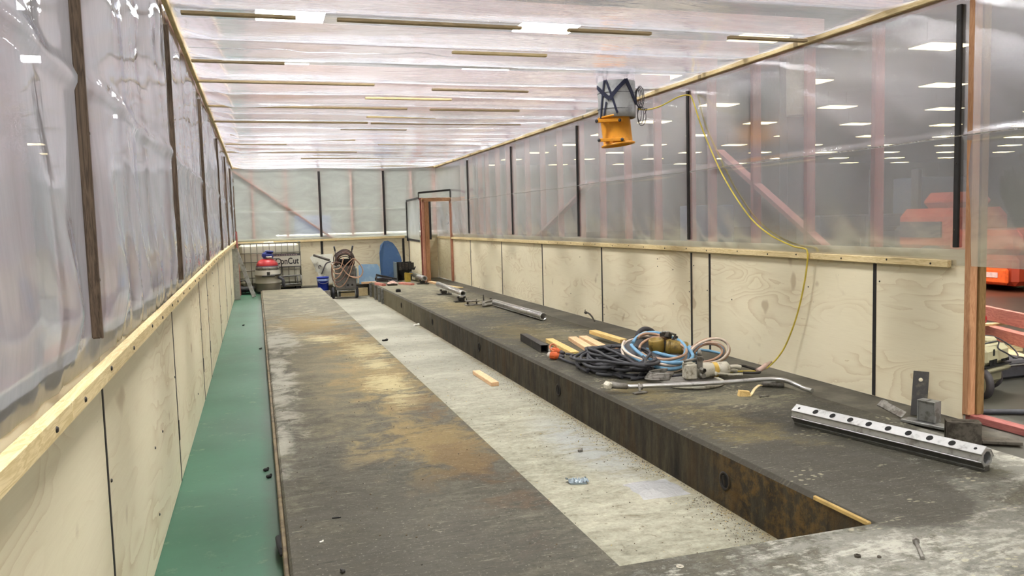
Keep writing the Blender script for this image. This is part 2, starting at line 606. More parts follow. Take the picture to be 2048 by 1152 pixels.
def trench_concrete():
    t = NT('pale_trench_concrete')
    p = t.coords('Object')
    n1 = t.cn(p, 0.9, 5, 0.65)
    n2 = t.cn(t.coords('Object', scale=(1, 2.2, 1)), 4.0, 8, 0.75, 0.5)
    n3 = t.cn(p, 30, 5, 0.75)
    f = t.math('ADD', t.math('ADD', t.math('MULTIPLY', n1, 0.25), t.math('MULTIPLY', n2, 0.45)), t.math('MULTIPLY', n3, .3))
    c = t.ramp(f, [(0.15, srgb(98, 95, 82)), (0.38, srgb(140, 137, 120)), (0.62, srgb(166, 162, 143)), (0.9, srgb(194, 188, 168))])
    far = t.step(t.n('SeparateXYZ', ins={0: p}).outputs[1], 5.5, 11.0)
    c = t.mix(t.math('MULTIPLY', far, 0.5), c, srgb(160, 158, 146))
    blue = t.math('MULTIPLY', t.step(t.blob(p, 2.4, 5.9, .35, 1.3), 1.1, 0.2), t.step(n2, 0.3, 0.6))
    c = t.mix(t.math('MULTIPLY', blue, 0.5), c, srgb(148, 154, 160))
    edge = t.step(t.math('ADD', t.n('SeparateXYZ', ins={0: p}).outputs[0], t.math('MULTIPLY', t.math('SUBTRACT', n2, .5), 0.16)), 2.56, 2.70)
    c = t.mix(t.math('MULTIPLY', edge, 0.75), c, srgb(104, 88, 54))
    sp = t.cn(p, 22, 5, 0.75)
    c = t.mix(t.math('MULTIPLY', t.step(sp, 0.72, 0.95), 0.7), c, srgb(92, 80, 58))
    c = t.mix(t.math('MULTIPLY', t.step(n2, 0.25, 0.0), 0.5), c, srgb(112, 102, 80))
    return t.done(t.bsdf(c, 0.85, 0, t.bump(n3, 0.4, 0.006), 0.15))


def green_paint():
    t = NT('green_floor_paint')
    p = t.coords('Object')
    n1 = t.noise(p, 1.3, 5, 0.6)
    n2 = t.noise(p, 9, 6, 0.7)
    n3 = t.noise(t.coords('Object', scale=(2, 12, 1)), 5, 5, 0.7)
    c = t.ramp(n1, [(0.3, srgb(38, 80, 58)), (0.7, srgb(52, 98, 74))])
    c = t.mix(t.math('MULTIPLY', t.step(n2, 0.58, 0.72), 0.35), c, srgb(130, 144, 112))
    c = t.mix(t.math('MULTIPLY', t.step(n3, 0.66, 0.74), 0.3), c, srgb(150, 160, 130))
    near = t.step(t.math('ADD', t.n('SeparateXYZ', ins={0: p}).outputs[0], t.math('MULTIPLY', n2, 0.10)), -0.02, 0.10)
    c = t.mix(t.math('MULTIPLY', near, 0.7), c, srgb(48, 58, 46))  # soft shadow of the slab, painted into the green beside its edge
    c = t.mix(t.math('MULTIPLY', t.step(t.noise(p, 34, 2), 0.70, 0.75), 0.6), c, srgb(40, 48, 40))
    return t.done(t.bsdf(c, 0.5, 0, t.bump(n2, 0.1, 0.004), 0.4))


M['slab'] = concrete_floor()
M['trench'] = trench_concrete()
M['green'] = green_paint()
M['apron'] = dirty('dark_floor', srgb(74, 71, 62), srgb(104, 100, 88), 0.5, 0.6, 0, 2.5)


def hall_floor_mat():
    t = NT('hall_concrete')
    p = t.coords('Object')
    n = t.noise(t.coords('Object', scale=(1, 1, 1)), 0.7, 6, 0.6)
    c = t.ramp(n, [(0.3, srgb(52, 51, 45)), (0.7, srgb(76, 74, 66))])
    d = t.blob(p, 14.6, 12.6, 4.4, 3.6)
    red = t.step(t.math('ADD', d, t.math('MULTIPLY', t.math('SUBTRACT', n, 0.5), 0.4)), 1.05, 0.85)
    c = t.mix(t.math('MULTIPLY', red, 0.8), c, srgb(128, 72, 50))
    return t.done(t.bsdf(c, 0.35, 0, None, 0.4))


M['hall_floor'] = hall_floor_mat()
M['hall_wall'] = plain('hall_wall_paint', srgb(176, 174, 164), 0.7, 0, 0.06, 0.3)
M['hall_roof'] = plain('hall_roof_sheet', srgb(184, 184, 186), 0.7, 0, 0.08, 0.5)

# ------------------------------------------------------------------ dimensions (metres)
XL, XR = -0.505, 4.575          # faces of the two long walls
YB, YN = 21.15, -2.0            # back wall, near end of the enclosure
ZC = 2.92                       # underside of the ceiling film
ZG, ZT = -0.08, -0.345          # green floor, trench floor
SX0, TX0, TX1, SX1 = 0.065, 1.385, 2.66, 4.15
TY0 = 3.01
SLAB_END = 19.45

# ------------------------------------------------------------------ hall shell
b = MB()
b.box(-34, 78, -26, 78, -0.60, -0.55)
o = b.build('floor', M['hall_floor'], kind='structure')
b = MB()
b.box(4.9, 78, -26, 78, -0.54, -0.012)
b.build('floor', M['hall_floor'], kind='structure')
b = MB()
b.box(-34, 4.9, 21.2, 78, -0.54, -0.012)
b.box(-34, -0.62, -26, 21.2, -0.54, -0.085)
b.build('floor', M['hall_floor'], kind='structure')
for nm, (a0, a1, b0, b1) in (('wall_right', (78, 78.3, -26, 78)), ('wall_left', (-34.3, -34, -26, 78)),
                             ('wall_back', (-34, 78, 78, 78.3)), ('wall_front', (-34, 78, -26.3, -26))):
    MB().box(a0, a1, b0, b1, -0.6, 7.0).build('hall_' + nm, M['hall_wall'], kind='structure')
MB().box(-34.3, 78.3, -26.3, 78.3, 6.9, 7.0).build('hall_roof', M['hall_roof'], kind='structure')

# ------------------------------------------------------------------ floors inside
MB().box(-0.62, 0.10, YN - 6, YB, -0.5, ZG).build('floor_green', M['green'], kind='structure')
MB().box(SX1, 4.9, YN - 6, YB, -0.5, -0.012).build('floor_apron', M['apron'], kind='structure')
slab = struct('floor_slab')
b = MB()
bv = 0.022


def slab_run(b, x0, x1, y0, y1, c0, c1):
    """slab length with its long top edges chamfered by c0, c1"""
    out = [(x0, -.5), (x1, -.5)] + ([(x1, -c1), (x1 - c1, 0)] if c1 else [(x1, 0)]) + ([(x0 + c0, 0), (x0, -c0)] if c0 else [(x0, 0)])
    b.prism([(x, y0, z) for x, z in out], (0, y1 - y0, 0))


slab_run(b, SX0, TX0, TY0, SLAB_END, .012, .010)
slab_run(b, TX1, SX1, TY0, 20.95, .022, 0)
slab_run(b, SX0, SX1, YN - 6, TY0, .012, 0)
b.build('concrete_slab', M['slab'], slab)
MB().box(TX0 - 0.01, TX1 + 0.01, TY0 - 0.02, 20.75, -0.5, ZT).build('trench_floor', M['trench'], slab)
b = MB()
b.box(SX0, TX1, 20.7, YB, -0.5, -0.06)
b.box(SX0, TX0, SLAB_END, 20.7, -0.5, ZG)
b.build('sunken_floor', M['apron'], slab)
M['edge_steel'] = dirty('edge_angle_steel', srgb(118, 104, 78), srgb(74, 62, 44), 0.6, 0.6, 0.3, 6)
ys = [-4, 1.5, 4.5, 7.5, 10.5, 13.5, 16.5, SLAB_END]
for i in range(len(ys) - 1):
    MB().box(SX0 - 0.024, SX0 - 0.001, ys[i] + 0.004, ys[i + 1] - 0.004, ZG, -0.016, 0, 0.005).build('edge_strip', M['edge_steel'], slab)
# recessed lifting sockets in the trench side of the right slab
M['socket'] = dirty('socket_iron', srgb(30, 26, 20), srgb(62, 48, 26), 0.5, 0.7, 0.2)
M['socket_dark'] = plain('socket_hole', srgb(12, 11, 10), 0.9)
for (y, z) in ((4.26, -0.176), (7.13, -0.165), (10.0, -0.16), (12.9, -0.16), (15.85, -0.16)):
    b = MB()
    b.lathe([(0.052, -0.004), (0.06, 0.006), (0.046, 0.008), (0.040, -0.004)], (TX1, y, z), (-1, 0, 0), 20, 0)
    b.lathe([(0.0, 0.001), (0.042, 0.001)], (TX1, y, z), (-1, 0, 0), 20, 1)
    b.bar((TX1 - 0.006, y - 0.006, z - 0.03), (TX1 - 0.006, y + 0.008, z + 0.034), 0.012, 0.010, 0)
    b.build('lifting_socket', [M['socket'], M['socket_dark']], slab)
# bright steel posts let into the far end of the right slab
M['galv'] = dirty('galvanised_steel', srgb(150, 150, 146), srgb(112, 110, 102), 0.5, 0.45, 0.6, 14)
for y in (18.25, 18.75, 19.35, 20.2):
    b = MB()
    b.box(TX1 - 0.03, TX1 - 0.001, y - 0.05, y + 0.05, ZT, -0.006, 0, 0.004)
    b.box(TX1 - 0.045, TX1 - 0.03, y - 0.05, y - 0.03, ZT, -0.006)
    b.box(TX1 - 0.045, TX1 - 0.03, y + 0.03, y + 0.05, ZT, -0.006)
    b.build('steel_channel', M['galv'], slab)
# patch of yellow sealant on the near corner of the trench
M['sealant'] = plain('yellow_sealant', srgb(170, 142, 84), 0.8)
MB().box(TX1 - 0.006, TX1 + 0.012, TY0 + 0.02, TY0 + 0.42, -0.022, 0.0015, 0, 0.004).build('sealant_patch', M['sealant'], slab)


# ------------------------------------------------------------------ screws
def screw_head(parent, p, axis, r=0.008):
    b = MB()
    b.lathe([(0, 0.004), (r * 0.7, 0.004), (r, 0.001), (r, -0.002)], p, axis, 8, 0)
    b.build('screw', M['screw'], parent)


# ------------------------------------------------------------------ long walls
def long_wall(side):
    left = side == 'left'
    X = XL if left else XR
    sg = 1 if left else -1              # towards the room
    zb = ZG if left else -0.012
    y_start = YN if left else 4.335
    W = struct('wall_' + side)
    # plywood sheets
    if left:
        ed = [-2.0, 0.5, 2.9, 5.22, 7.66, 8.83, 11.5, 13.9, 16.3, 18.7, YB]
    else:
        ed = [4.335, 5.18, 7.60, 7.98, 10.43, 12.90, 15.27, 17.70, 19.42]
    ztop = 1.125 if left else 1.165
    for y0, y1 in zip(ed[:-1], ed[1:]):
        g = 0.003
        b = MB()
        b.box(X - sg * 0.012, X, y0 + g, y1 - g, zb + 0.006, ztop)
        b.build('plywood_panel', M['ply'], W, origin=(X, (y0 + y1) / 2, 0.5))
    for k, y in enumerate(ed[1:-1]):
        wd = 0.018 if left else 0.034
        b = MB()
        if left:
            pts = []
            b.box(X - 0.001, X + 0.003, y - wd / 2, y + wd / 2, zb + 0.006, 0.99)
            b.box(X + 0.001, X + 0.006, y - wd / 2 - 0.006, y + wd / 2 + 0.004, 0.18, 0.30)
        else:
            b.box(X - 0.004, X + 0.001, y - wd / 2, y + wd / 2, zb + 0.01, 1.035)
        b.build('joint_tape', M['black_tape'], W)
    # studs behind the film
    if left:
        sy = [-1.6, -0.8, 0.0, 0.8, 1.45, 2.25, 2.92, 3.62, 4.4, 5.2, 6.0, 6.8, 7.6, 8.4, 9.2, 10, 10.8, 11.6, 12.4, 13.2, 14, 14.8,
              15.6, 16.4, 17.2, 18, 18.8, 19.6, 20.4, 21.0]
    else:
        sy = [3.6, 2.8, 2.0, 1.2, 5.235, 6.05, 6.85, 7.64, 8.07, 8.855, 9.68, 10.49, 11.25, 12.14, 12.95, 13.75, 14.55, 14.9, 15.61, 16.4, 16.93, 17.73,
              18.5]
    for y in sy:
        xo = X - sg * 0.016
        z0 = zb if (left or y > 4.3) else 1.06
        MB().box(xo - sg * 0.09, xo, y - 0.0225, y + 0.0225, z0 + 0.002, ZC - 0.05, 0, 0.003).build('stud', M['pink_z'], W)
    # plates
    xo = X - sg * 0.016
    MB().box(xo - sg * 0.09, xo, YN, YB, ZC - 0.05, ZC - 0.005).build('top_plate', M['pink_y'], W)
    MB().box(xo - sg * 0.09, xo, YN if left else 4.40, YB, 1.06, 1.105).build('mid_rail', M['pink_y'], W)
    if not left:
        MB().box(xo, xo + 0.09, 0.2, 4.33, -0.010, 0.037, 0, 0.003).build('bottom_plate', M['pink_y'], W)
        # diagonal braces
        MB().bar((xo + 0.05, 7.50, 2.10), (xo + 0.05, 5.5, 0.95), 0.04, 0.09, 0, 0, (1, 0, 0)).build('brace', M['pink_y'], W)
        MB().bar((xo + 0.05, 13.4, 1.12), (xo + 0.05, 10.9, 1.95), 0.04, 0.09, 0, 0, (1, 0, 0)).build('brace', M['pink_y'], W)
        # doubled end post
        MB().box(X - 0.010, X + 0.055, 4.285, 4.333, 0.037, ZC - 0.05, 0, 0.003).build('end_post', M['orange_z'], W)
        MB().box(X + 0.056, X + 0.115, 4.27, 4.333, 0.037, ZC - 0.05, 0, 0.003).build('end_post', M['olive_z'], W)
    # film
    ye = YN
    ylen = YB - ye
    zlo = 1.045 if left else 1.055
    zspan = ZC + 0.01 - zlo
    bat = ([-0.3, 2.78, 5.75, 8.95, 12.8, 16.0, 19.2] if left else [4.40, 8.0, 11.22, 14.46, 17.72])

    def d_left(s, t):
        y = ye + ylen * s
        z = zlo + zspan * t
        pin = min(1.0, min(abs(y - q) for q in bat) / 0.35)
        edge = min(1.0, t / 0.10) * min(1.0, (1 - t) / 0.08)
        bag = 0.034 * nz(y * 0.8, z * 0.6, 3)
        dr = 0.020 * nz(y * 1.9 + z * 0.9, z * 0.45 - y * 0.2, 1) + 0.007 * nz(y * 4.5 - z * 1.2, z * 0.8, 7)
        low = max(0.0, 1 - t * 2.4)
        cr = low * (0.022 * ridge(y * 3.0 + z * 2.2, z * 1.3 + y, 11) + 0.007 * nz(y * 9, z * 3, 17))
        hem = max(0.0, 1 - t / 0.05) * 0.012 * nz(y * 9, 0, 5)
        top = max(0.0, t - 0.45) * 0.060 * nz(y * 1.1, z * 4.2 + 0.4 * nz(y * 1.5, z, 9), 21)
        fold = 0.017 * math.exp(-((z - 1.92 - 0.03 * nz(y, 0, 2)) / 0.028) ** 2)
        return 0.004 + pin * edge * (bag + dr + cr + top + 0.012) + hem + fold * edge

    def d_right(s, t):
        y = ye + ylen * s
        z = zlo + zspan * t
        pin = min(1.0, min(abs(y - q) for q in bat) / 0.3)
        edge = min(1.0, t / 0.08) * min(1.0, (1 - t) / 0.06)
        a = 0.012 * nz(y * 0.8, z * 0.8, 31) + 0.006 * ridge(y * 1.1 - z * 1.9, z * 0.5 + y * .3, 33)
        fold = 0.010 * math.exp(-((z - 1.93 - 0.015 * nz(y * .7, 0, 2)) / 0.010) ** 2)
        low = max(0.0, (1.93 - z)) * 0.016 * max(0.0, ridge(y * 1.9 - z * 1.5, z * 0.35, 37)) ** 2
        return 0.005 + max(0.0, pin * edge * (a + low + 0.006)) + fold * edge

    fm = M['film_left'] if left else M['film_right']
    sheet('plastic_film', fm, W, (X, ye, zlo), (0, ylen, 0), (0, 0, zspan), 460 if left else 420, 84 if left else 56,
          d_left if left else d_right, (sg, 0, 0))
    # pale crease where the film was folded
    zf = 1.925
    pts = []
    for i in range(240):
        y = (2.2 if left else 2.0) + i / 239 * (YB - 2.3)
        pts.append((y, zf + (0.02 if left else 0.012) * nz(y * .8, 0, 2)))
    b = MB()
    for k in range(len(pts) - 1):
        (ya, za), (yb_, zb_) = pts[k], pts[k + 1]
        xo_a = X + sg * (0.012 + (d_left if left else d_right)((ya - ye) / ylen, (za - zlo) / zspan))
        xo_b = X + sg * (0.012 + (d_left if left else d_right)((yb_ - ye) / ylen, (zb_ - zlo) / zspan))
        h = 0.004
        b.add([(xo_a, ya, za - h), (xo_b, yb_, zb_ - h), (xo_b + sg * .006, yb_, zb_ + h), (xo_a + sg * .006, ya, za + h)], [(0, 1, 2, 3)], 0, True)
    if not left:
        b.build('film_crease', M['film_fold'], W)
    # dark strips over the film
    for y in bat:
        if left:
            zt, zl, wd, th, mt = 2.76, 1.12, 0.040, 0.026, M['dark_batten']
        else:
            zt, zl, wd, th, mt = 2.80, 1.18, 0.042, 0.022, M['black_tape']
        b = MB()
        b.box(X + sg * 0.007, X + sg * (0.007 + th), y - wd / 2, y + wd / 2, zl, zt, 0, 0.004)
        if left:
            b.box(X + sg * (0.007 + th), X + sg * (0.012 + th), y - wd / 2 + 0.004, y - 0.002, zl, zt)
        st = b.build('batten', mt, W)
        if y < 13:
            for z in (1.3, 1.75, 2.25, 2.7):
                screw_head(st, (X + sg * (0.0075 + th), y + (0.01 if left else 0), z), (sg, 0, 0), 0.006)
    # clamping rail along the top of the plywood
    if left:
        rails = [(-2.0, 2.25, 0.955, 0.975), (2.252, 5.0, 0.975, 1.0), (5.002, 9.6, 1.0, 1.045), (9.602, 15.2, 1.045, 1.065), (15.202, YB - .02, 1.065, 1.07)]
        hh = 0.055
    else:
        rails = [(4.44, 8.9, 1.040, 1.052), (8.902, 13.7, 1.052, 1.040), (13.702, 19.40, 1.040, 1.028)]
        hh = 0.052
    for (y0, y1, z0, z1) in rails:
        b = MB()
        b.bar((X + sg * 0.027, y0, z0 + hh / 2), (X + sg * 0.027, y1, z1 + hh / 2), 0.036, hh, 0, 0.004)
        rl = b.build('rail', M['pine_y'], W)
        y = y0 + 0.15
        k = 0
        while y < min(y1, 13.0):
            z = z0 + (z1 - z0) * (y - y0) / (y1 - y0) + hh * (0.45 + 0.2 * (k % 2))
            screw_head(rl, (X + sg * 0.0455, y, z), (sg, 0, 0), 0.008)
            y += 0.42 + 0.08 * ((k * 7) % 3)
            k += 1
    # rail where ceiling film meets the wall
    b = MB()
    b.bar((X + sg * 0.03, YN, ZC - 0.022), (X + sg * 0.03, YB, ZC - 0.022), 0.034, 0.05, 0, 0.004)
    b.build('top_rail', M['pine_y'], W)
    if not left:
        y = 4.5
        while y < YB:
            b = MB()
            b.box(X - 0.050, X - 0.012, y - 0.03, y + 0.03, ZC - 0.048, ZC - 0.006, 0, 0.004)
            b.build('rail_block', M['batten_x'], W)
            y += 1.6
        # stray screws in the sheets
    for i in range(26):
        y = random.choice(ed[1:-1]) + random.choice((-0.05, 0.05, -0.8, 0.8, 1.2))
        if y < 4.4 and not left or y > 12:
            continue
        screw_head(W, (X + sg * 0.001, y, random.uniform(0.05, 0.95)), (sg, 0, 0), 0.007)
    return W


wall_left = long_wall('left')
wall_right = long_wall('right')

# ------------------------------------------------------------------ back wall
WB = struct('wall_back')
M['pink_lit_z'] = wood('pink_lit_z', srgb(206, 112, 100), srgb(226, 140, 124), 'Z', False)  # same pink timber, colour raised so it looks brightly lit from inside
M['pink_lit_x'] = wood('pink_lit_x', srgb(206, 112, 100), srgb(226, 140, 124), 'X', False)
for x0, x1 in ((XL, 1.60), (1.60, 3.68), (3.68, XR)):
    MB().box(x0 + 0.003, x1 - 0.003, YB, YB + 0.012, -0.06, 1.15).build('plywood_panel', M['ply_back'], WB, origin=((x0 + x1) / 2, YB, .5))
for x in (-0.04, 0.77, 1.58, 2.38, 3.19, 3.92, 4.52):
    MB().box(x - 0.0225, x + 0.0225, YB + 0.014, YB + 0.10, -0.06, ZC + 0.05, 0, 0.003).build('stud', M['pink_lit_z'], WB)
MB().bar((XL + 0.05, YB + 0.036, 2.83), (1.95, YB + 0.036, 1.05), 0.04, 0.10, 0, 0, (0, 1, 0)).build('brace', M['pink_lit_x'], WB)
MB().bar((XL, YB - 0.02, 1.055), (3.70, YB - 0.02, 1.095), 0.034, 0.055, 0, 0.004).build('rail', M['pine_x'], WB)
MB().bar((XL, YB - 0.02, ZC - 0.02), (XR, YB - 0.02, ZC - 0.02), 0.034, 0.05, 0, 0.004).build('top_rail', M['batten_x'], WB)
MB().box(XL, XR, YB + 0.016, YB + 0.10, ZC - 0.02, ZC + 0.03).build('top_plate', M['pink_x'], WB)


def d_back(a):
    def f(s, t):
        x = s * 5.1
        e = min(1, t / .08) * min(1, (1 - t) / .08)
        return 0.004 + a + max(0, e * (0.02 * nz(x * .9, t * 2.0, 41) + 0.012 * ridge(x * .8 + t * 1.5, t * 2.2, 43) + 0.02))
    return f


sheet('plastic_film', M['film_back'], WB, (XL, YB, 1.06), (XR - XL, 0, 0), (0, 0, 0.80), 90, 30, d_back(0), (0, -1, 0))
sheet('plastic_film', M['film_back'], WB, (XL, YB - 0.004, 1.82), (XR - XL, 0, 0), (0, 0, ZC - 1.81), 90, 34, d_back(0.006), (0, -1, 0))
for x in (1.58, 3.19):
    MB().box(x - 0.028, x + 0.028, YB - 0.075, YB - 0.05, 1.16, 2.80, 0, 0.004).build('batten', M['black_tape'], WB)
for x, z0 in ((1.58, -0.05), (3.66, -0.05)):
    MB().box(x - 0.03, x + 0.03, YB - 0.005, YB, z0, 1.05).build('joint_tape', M['black_tape'], WB)
b = MB()
b.box(XL + 0.02, XL + 0.05, YB - 0.045, YB - 0.02, 1.14, 2.72)
b.build('batten', M['dark_batten'], WB)

# ------------------------------------------------------------------ alcove with the doorway in the far right corner
AX, AY = 3.80, 19.42
AL = struct('wall_alcove')
MB().box(AX, AX + 0.012, AY + 0.1, YB, -0.0, 1.02).build('plywood_panel', M['ply'], AL, origin=(AX, 20.2, .5))
MB().box(AX + 0.016, AX + 0.1, AY + 0.1, AY + 0.145, 0.0, 2.02, 0, .003).build('stud', M['pink_z'], AL)
MB().box(AX + 0.016, AX + 0.1, YB - 0.06, YB - 0.015, 0.0, 2.02, 0, .003).build('stud', M['pink_z'], AL)
MB().box(AX + 0.016, AX + 0.1, AY + 0.1, YB - 0.015, 2.0, 2.045).build('top_plate', M['pink_y'], AL)
sheet('plastic_film', M['film_back'], AL, (AX, AY + 0.08, 0.98), (0, YB - AY - 0.1, 0), (0, 0, 1.08), 40, 30,
      lambda s, t: 0.004 + 0.012 * (1 + nz(s * 4, t * 3, 51)) * min(1, t / .1), (-1, 0, 0))
sheet('plastic_film', M['film_back'], AL, (AX - .02, AY + 0.02, 2.05), (XR - AX, 0, 0), (0, 0.0, 0.16), 24, 8,
      lambda s, t: 0.004 + 0.010 * (1 + nz(s * 4, t * 2, 53)), (0, -1, 0))
b = MB()
b.bar((AX - 0.02, YB - 0.03, 0.98), (AX - 0.02, YB - 0.03, 2.03), 0.02, 0.05)
b.bar((AX - 0.02, YB - 0.03, 2.02), (AX - 0.02, AY + 0.06, 2.04), 0.02, 0.045)
b.bar((AX - 0.02, AY + 0.05, 2.04), (AX - 0.02, AY + 0.05, 2.17), 0.06, 0.02)
b.bar((AX - 0.03, AY + 0.0, 2.16), (XR - 0.02, AY + 0.0, 2.22), 0.02, 0.045)
b.bar((XR - 0.03, AY - 0.02, 2.22), (XR - 0.03, AY - 0.02, 1.08), 0.045, 0.02)
b.build('black_tape_edge', M['black_tape'], AL)
b = MB()
b.box(AX - 0.006, AX - 0.001, YB - 0.12, YB - 0.04, 0.2, 1.05)
b.bar((AX - 0.012, YB - 0.10, 1.03), (AX - 0.012, AY + 0.16, 1.00), 0.01, 0.05)
b.build('joint_tape', M['black_tape'], AL)
D = struct('door_1')
M['jamb'] = wood('jamb_timber', srgb(172, 116, 96), srgb(204, 152, 126), 'Z')
MB().box(AX + 0.03, AX + 0.09, AY - 0.045, AY + 0.0, 0.0, 1.99, 0, .003).build('door_jamb', M['jamb'], D)
MB().box(AX + 0.10, AX + 0.20, AY - 0.03, AY + 0.06, 0.0, 1.945, 0, .003).build('door_jamb', M['orange_z'], D)
MB().box(XR - 0.05, XR + 0.0, AY - 0.045, AY + 0.045, 0.0, 2.0, 0, .003).build('door_jamb', M['jamb'], D)
MB().box(AX + 0.03, XR - 0.01, AY - 0.045, AY + 0.045, 1.95, 2.035, 0, .003).build('door_head', wood('door_head_timber', srgb(190, 138, 100), srgb(224, 176, 136), 'X'), D)
MB().bar((AX + 0.21, AY + 0.03, 0.45), (AX + 0.185, AY + 0.03, 1.2), 0.02, 0.012).build('splinter', M['pine_y'], D)
# wall seen through the doorway
b = MB()
b.box(4.30, 4.345, YB - 0.10, YB - 0.02, 0, 2.0)
b.build('stud', M['orange_z'], AL)
MB().box(4.345, 4.40, YB - 0.11, YB - 0.09, 1.0, 2.0).build('batten', M['black_tape'], AL)
MB().box(XR, XR + 0.012, AY + 0.05, YB, 0, 1.1).build('plywood_panel', M['ply'], AL, origin=(XR, 20.3, .5))
MB().box(XR - 0.02, XR - 0.002, AY + .05, YB, 1.03, 1.08).build('rail', M['pine_y'], AL)

# ------------------------------------------------------------------ ceiling
CE = struct('ceiling')
PY = [-1.2, 0.0, 1.2, 2.4, 3.3, 4.2, 5.05, 5.93, 6.87, 7.60, 8.62, 9.50, 10.32, 11.15, 11.80, 12.6, 13.4, 14.2, 14.95, 15.7, 16.5,
      17.3, 18.1, 18.9, 19.7, 20.5]
for y in PY:
    MB().box(XL - 0.1, XR + 0.1, y - 0.0225, y + 0.0225, ZC + 0.012, ZC + 0.15, 0, .004).build('purlin', M['pink_x'], CE)


def d_ceiling(s, t):
    x = XL + (XR - XL) * s
    y = YN + (YB - YN) * t
    lo = max([q for q in PY if q <= y], default=YN)
    hi = min([q for q in PY if q > y], default=YB)
    fr = (y - lo) / max(0.05, hi - lo)
    sag = math.sin(math.pi * fr)
    edge = min(1.0, s / 0.06) * min(1.0, (1 - s) / 0.06)
    amp = 0.062 + 0.055 * nz(x * 0.35, lo * 1.3, 61)
    wr = 0.010 * ridge(x * 0.55 + y * .7, y * 2.4, 63) + 0.013 * nz(x * .4, y * 4.0, 65)
    shift = 0.020 * max(0, nz(x * 0.55, lo * 0.9, 67)) * (1 - abs(2 * fr - 1))
    return edge * (sag * amp + shift + wr * (0.35 + 0.65 * sag)) + 0.002


sheet('plastic_film', M['film_ceiling'], CE, (XL, YN, ZC), (XR - XL, 0, 0), (0, YB - YN, 0), 110, 560, d_ceiling, (0, 0, -1))
# timber battens nailed up under the film
BT = [(5.93, -.40, .34, 0), (5.93, .62, 1.98, 0), (5.92, 2.35, 3.05, 0), (5.92, 3.75, 4.5, 0), (6.87, 1.67, 2.52, 1), (7.58, -.45, .32, 0),
      (8.60, -.47, 1.25, 0.02), (8.80, 1.9, 3.0, 0), (9.50, 1.27, 2.28, 1), (10.32, -.46, 1.9, 0), (10.36, 2.2, 3.4, 0), (11.15, 1.5, 2.45, 1),
      (11.80, -.46, 1.6, 0), (11.84, 1.65, 3.9, 0), (12.6, 1.3, 2.3, 0), (13.4, -.3, 0.2, 0), (14.2, 0.1, 1.7, 0), (14.95, -.42, .6, 0), (14.95, 2.2, 4.3, 0),
      (16.5, -.45, 2.0, 0), (17.3, 1.2, 2.9, 0), (18.1, 1.0, 3.6, 0), (19.7, -.3, 2.5, 0), (4.2, 0, 2, 0), (3.3, 1.9, 2.5, 0), (20.5, 0, 4, 0), (4.98, 1.2, 2.25, 0)]
for (y, x0, x1, f) in BT:
    zz = ZC - 0.026
    b = MB()
    b.box(x0, x1, y - 0.024, y + 0.024, zz - 0.022, zz, 0, 0.003)
    b.build('batten', M['pine_x'] if f == 1 else M['batten_x'], CE)
# rippled overlap seam of the film
pts = []
for i in range(120):
    x = XL + 0.08 + i / 119 * 2.15
    pts.append((x, 6.86 + 0.10 * nz(x * 1.9, 0, 71) * min(1, i / 25), ZC - 0.075 + 0.02 * nz(x * 3.2, 1, 73)))
b = MB()
for p, q in zip(pts[:-1], pts[1:]):
    p2, q2 = (p[0], p[1] + 0.035, p[2] + 0.012), (q[0], q[1] + 0.035, q[2] + 0.012)
    b.add([p, q, q2, p2], [(0, 1, 2, 3)], 0, True)
b.build('film_seam', M['film_fold'], CE)
# light timber along the film edges near the right wall

# ------------------------------------------------------------------ lamps of the hall
M['lamp_near'] = emit('lamp_near', (1.0, 0.985, 0.955, 1), LAMP_NEAR)
M['lamp_mid'] = emit('lamp_mid', (1.0, 0.98, 0.93, 1), LAMP_MID)
M['lamp_far'] = emit('lamp_far', (1.0, 0.84, 0.46, 1), LAMP_FAR)
M['lamp_case'] = plain('lamp_case', srgb(190, 190, 186), 0.5)
mesh_cache = {}
LZ = 6.2
for i in range(-2, 12):
    for j in range(-3, 12):
        x, y = 1.0 + 6.2 * i, 19.6 + 6.05 * (j - 3)
        if x > 66 or y > 70:
            continue
        kind = 'near' if (-6 < x < 10 and y < 18) else ('mid' if (-6 < x < 10 and y < 40) else 'far')
        lab = {'near': 'bright hall ceiling lamp hanging above the plastic roof', 'mid': 'hall ceiling lamp just beyond the far end of the plastic room',
               'far': 'dimmer yellowish hall ceiling lamp seen through the plastic sheeting'}[kind]
        t = thing('hall_lamp', lab, 'ceiling lamp', (x, y, LZ), 'lamps in rows under the hall roof, ' + kind)
        if kind not in mesh_cache:
            b = MB()
            b.box(x - .78, x + .78, y - .49, y + .49, LZ + 0.02, LZ + 0.10, 0, 0.02)
            b.tube([(x - .5, y, LZ + .1), (x - .5, y, 6.9)], 0.012, 6)
            b.tube([(x + .5, y, LZ + .1), (x + .5, y, 6.9)], 0.012, 6)
            c = b.build('housing', M['lamp_case'], t)
            d = MB().box(x - .75, x + .75, y - .45, y + .45, LZ, LZ + 0.019).build('diffuser', M['lamp_' + kind], t)
            mesh_cache[kind] = (c, d)
        else:
            for src in mesh_cache[kind]:
                c = src.copy()
                COL.objects.link(c)
                c.parent = t

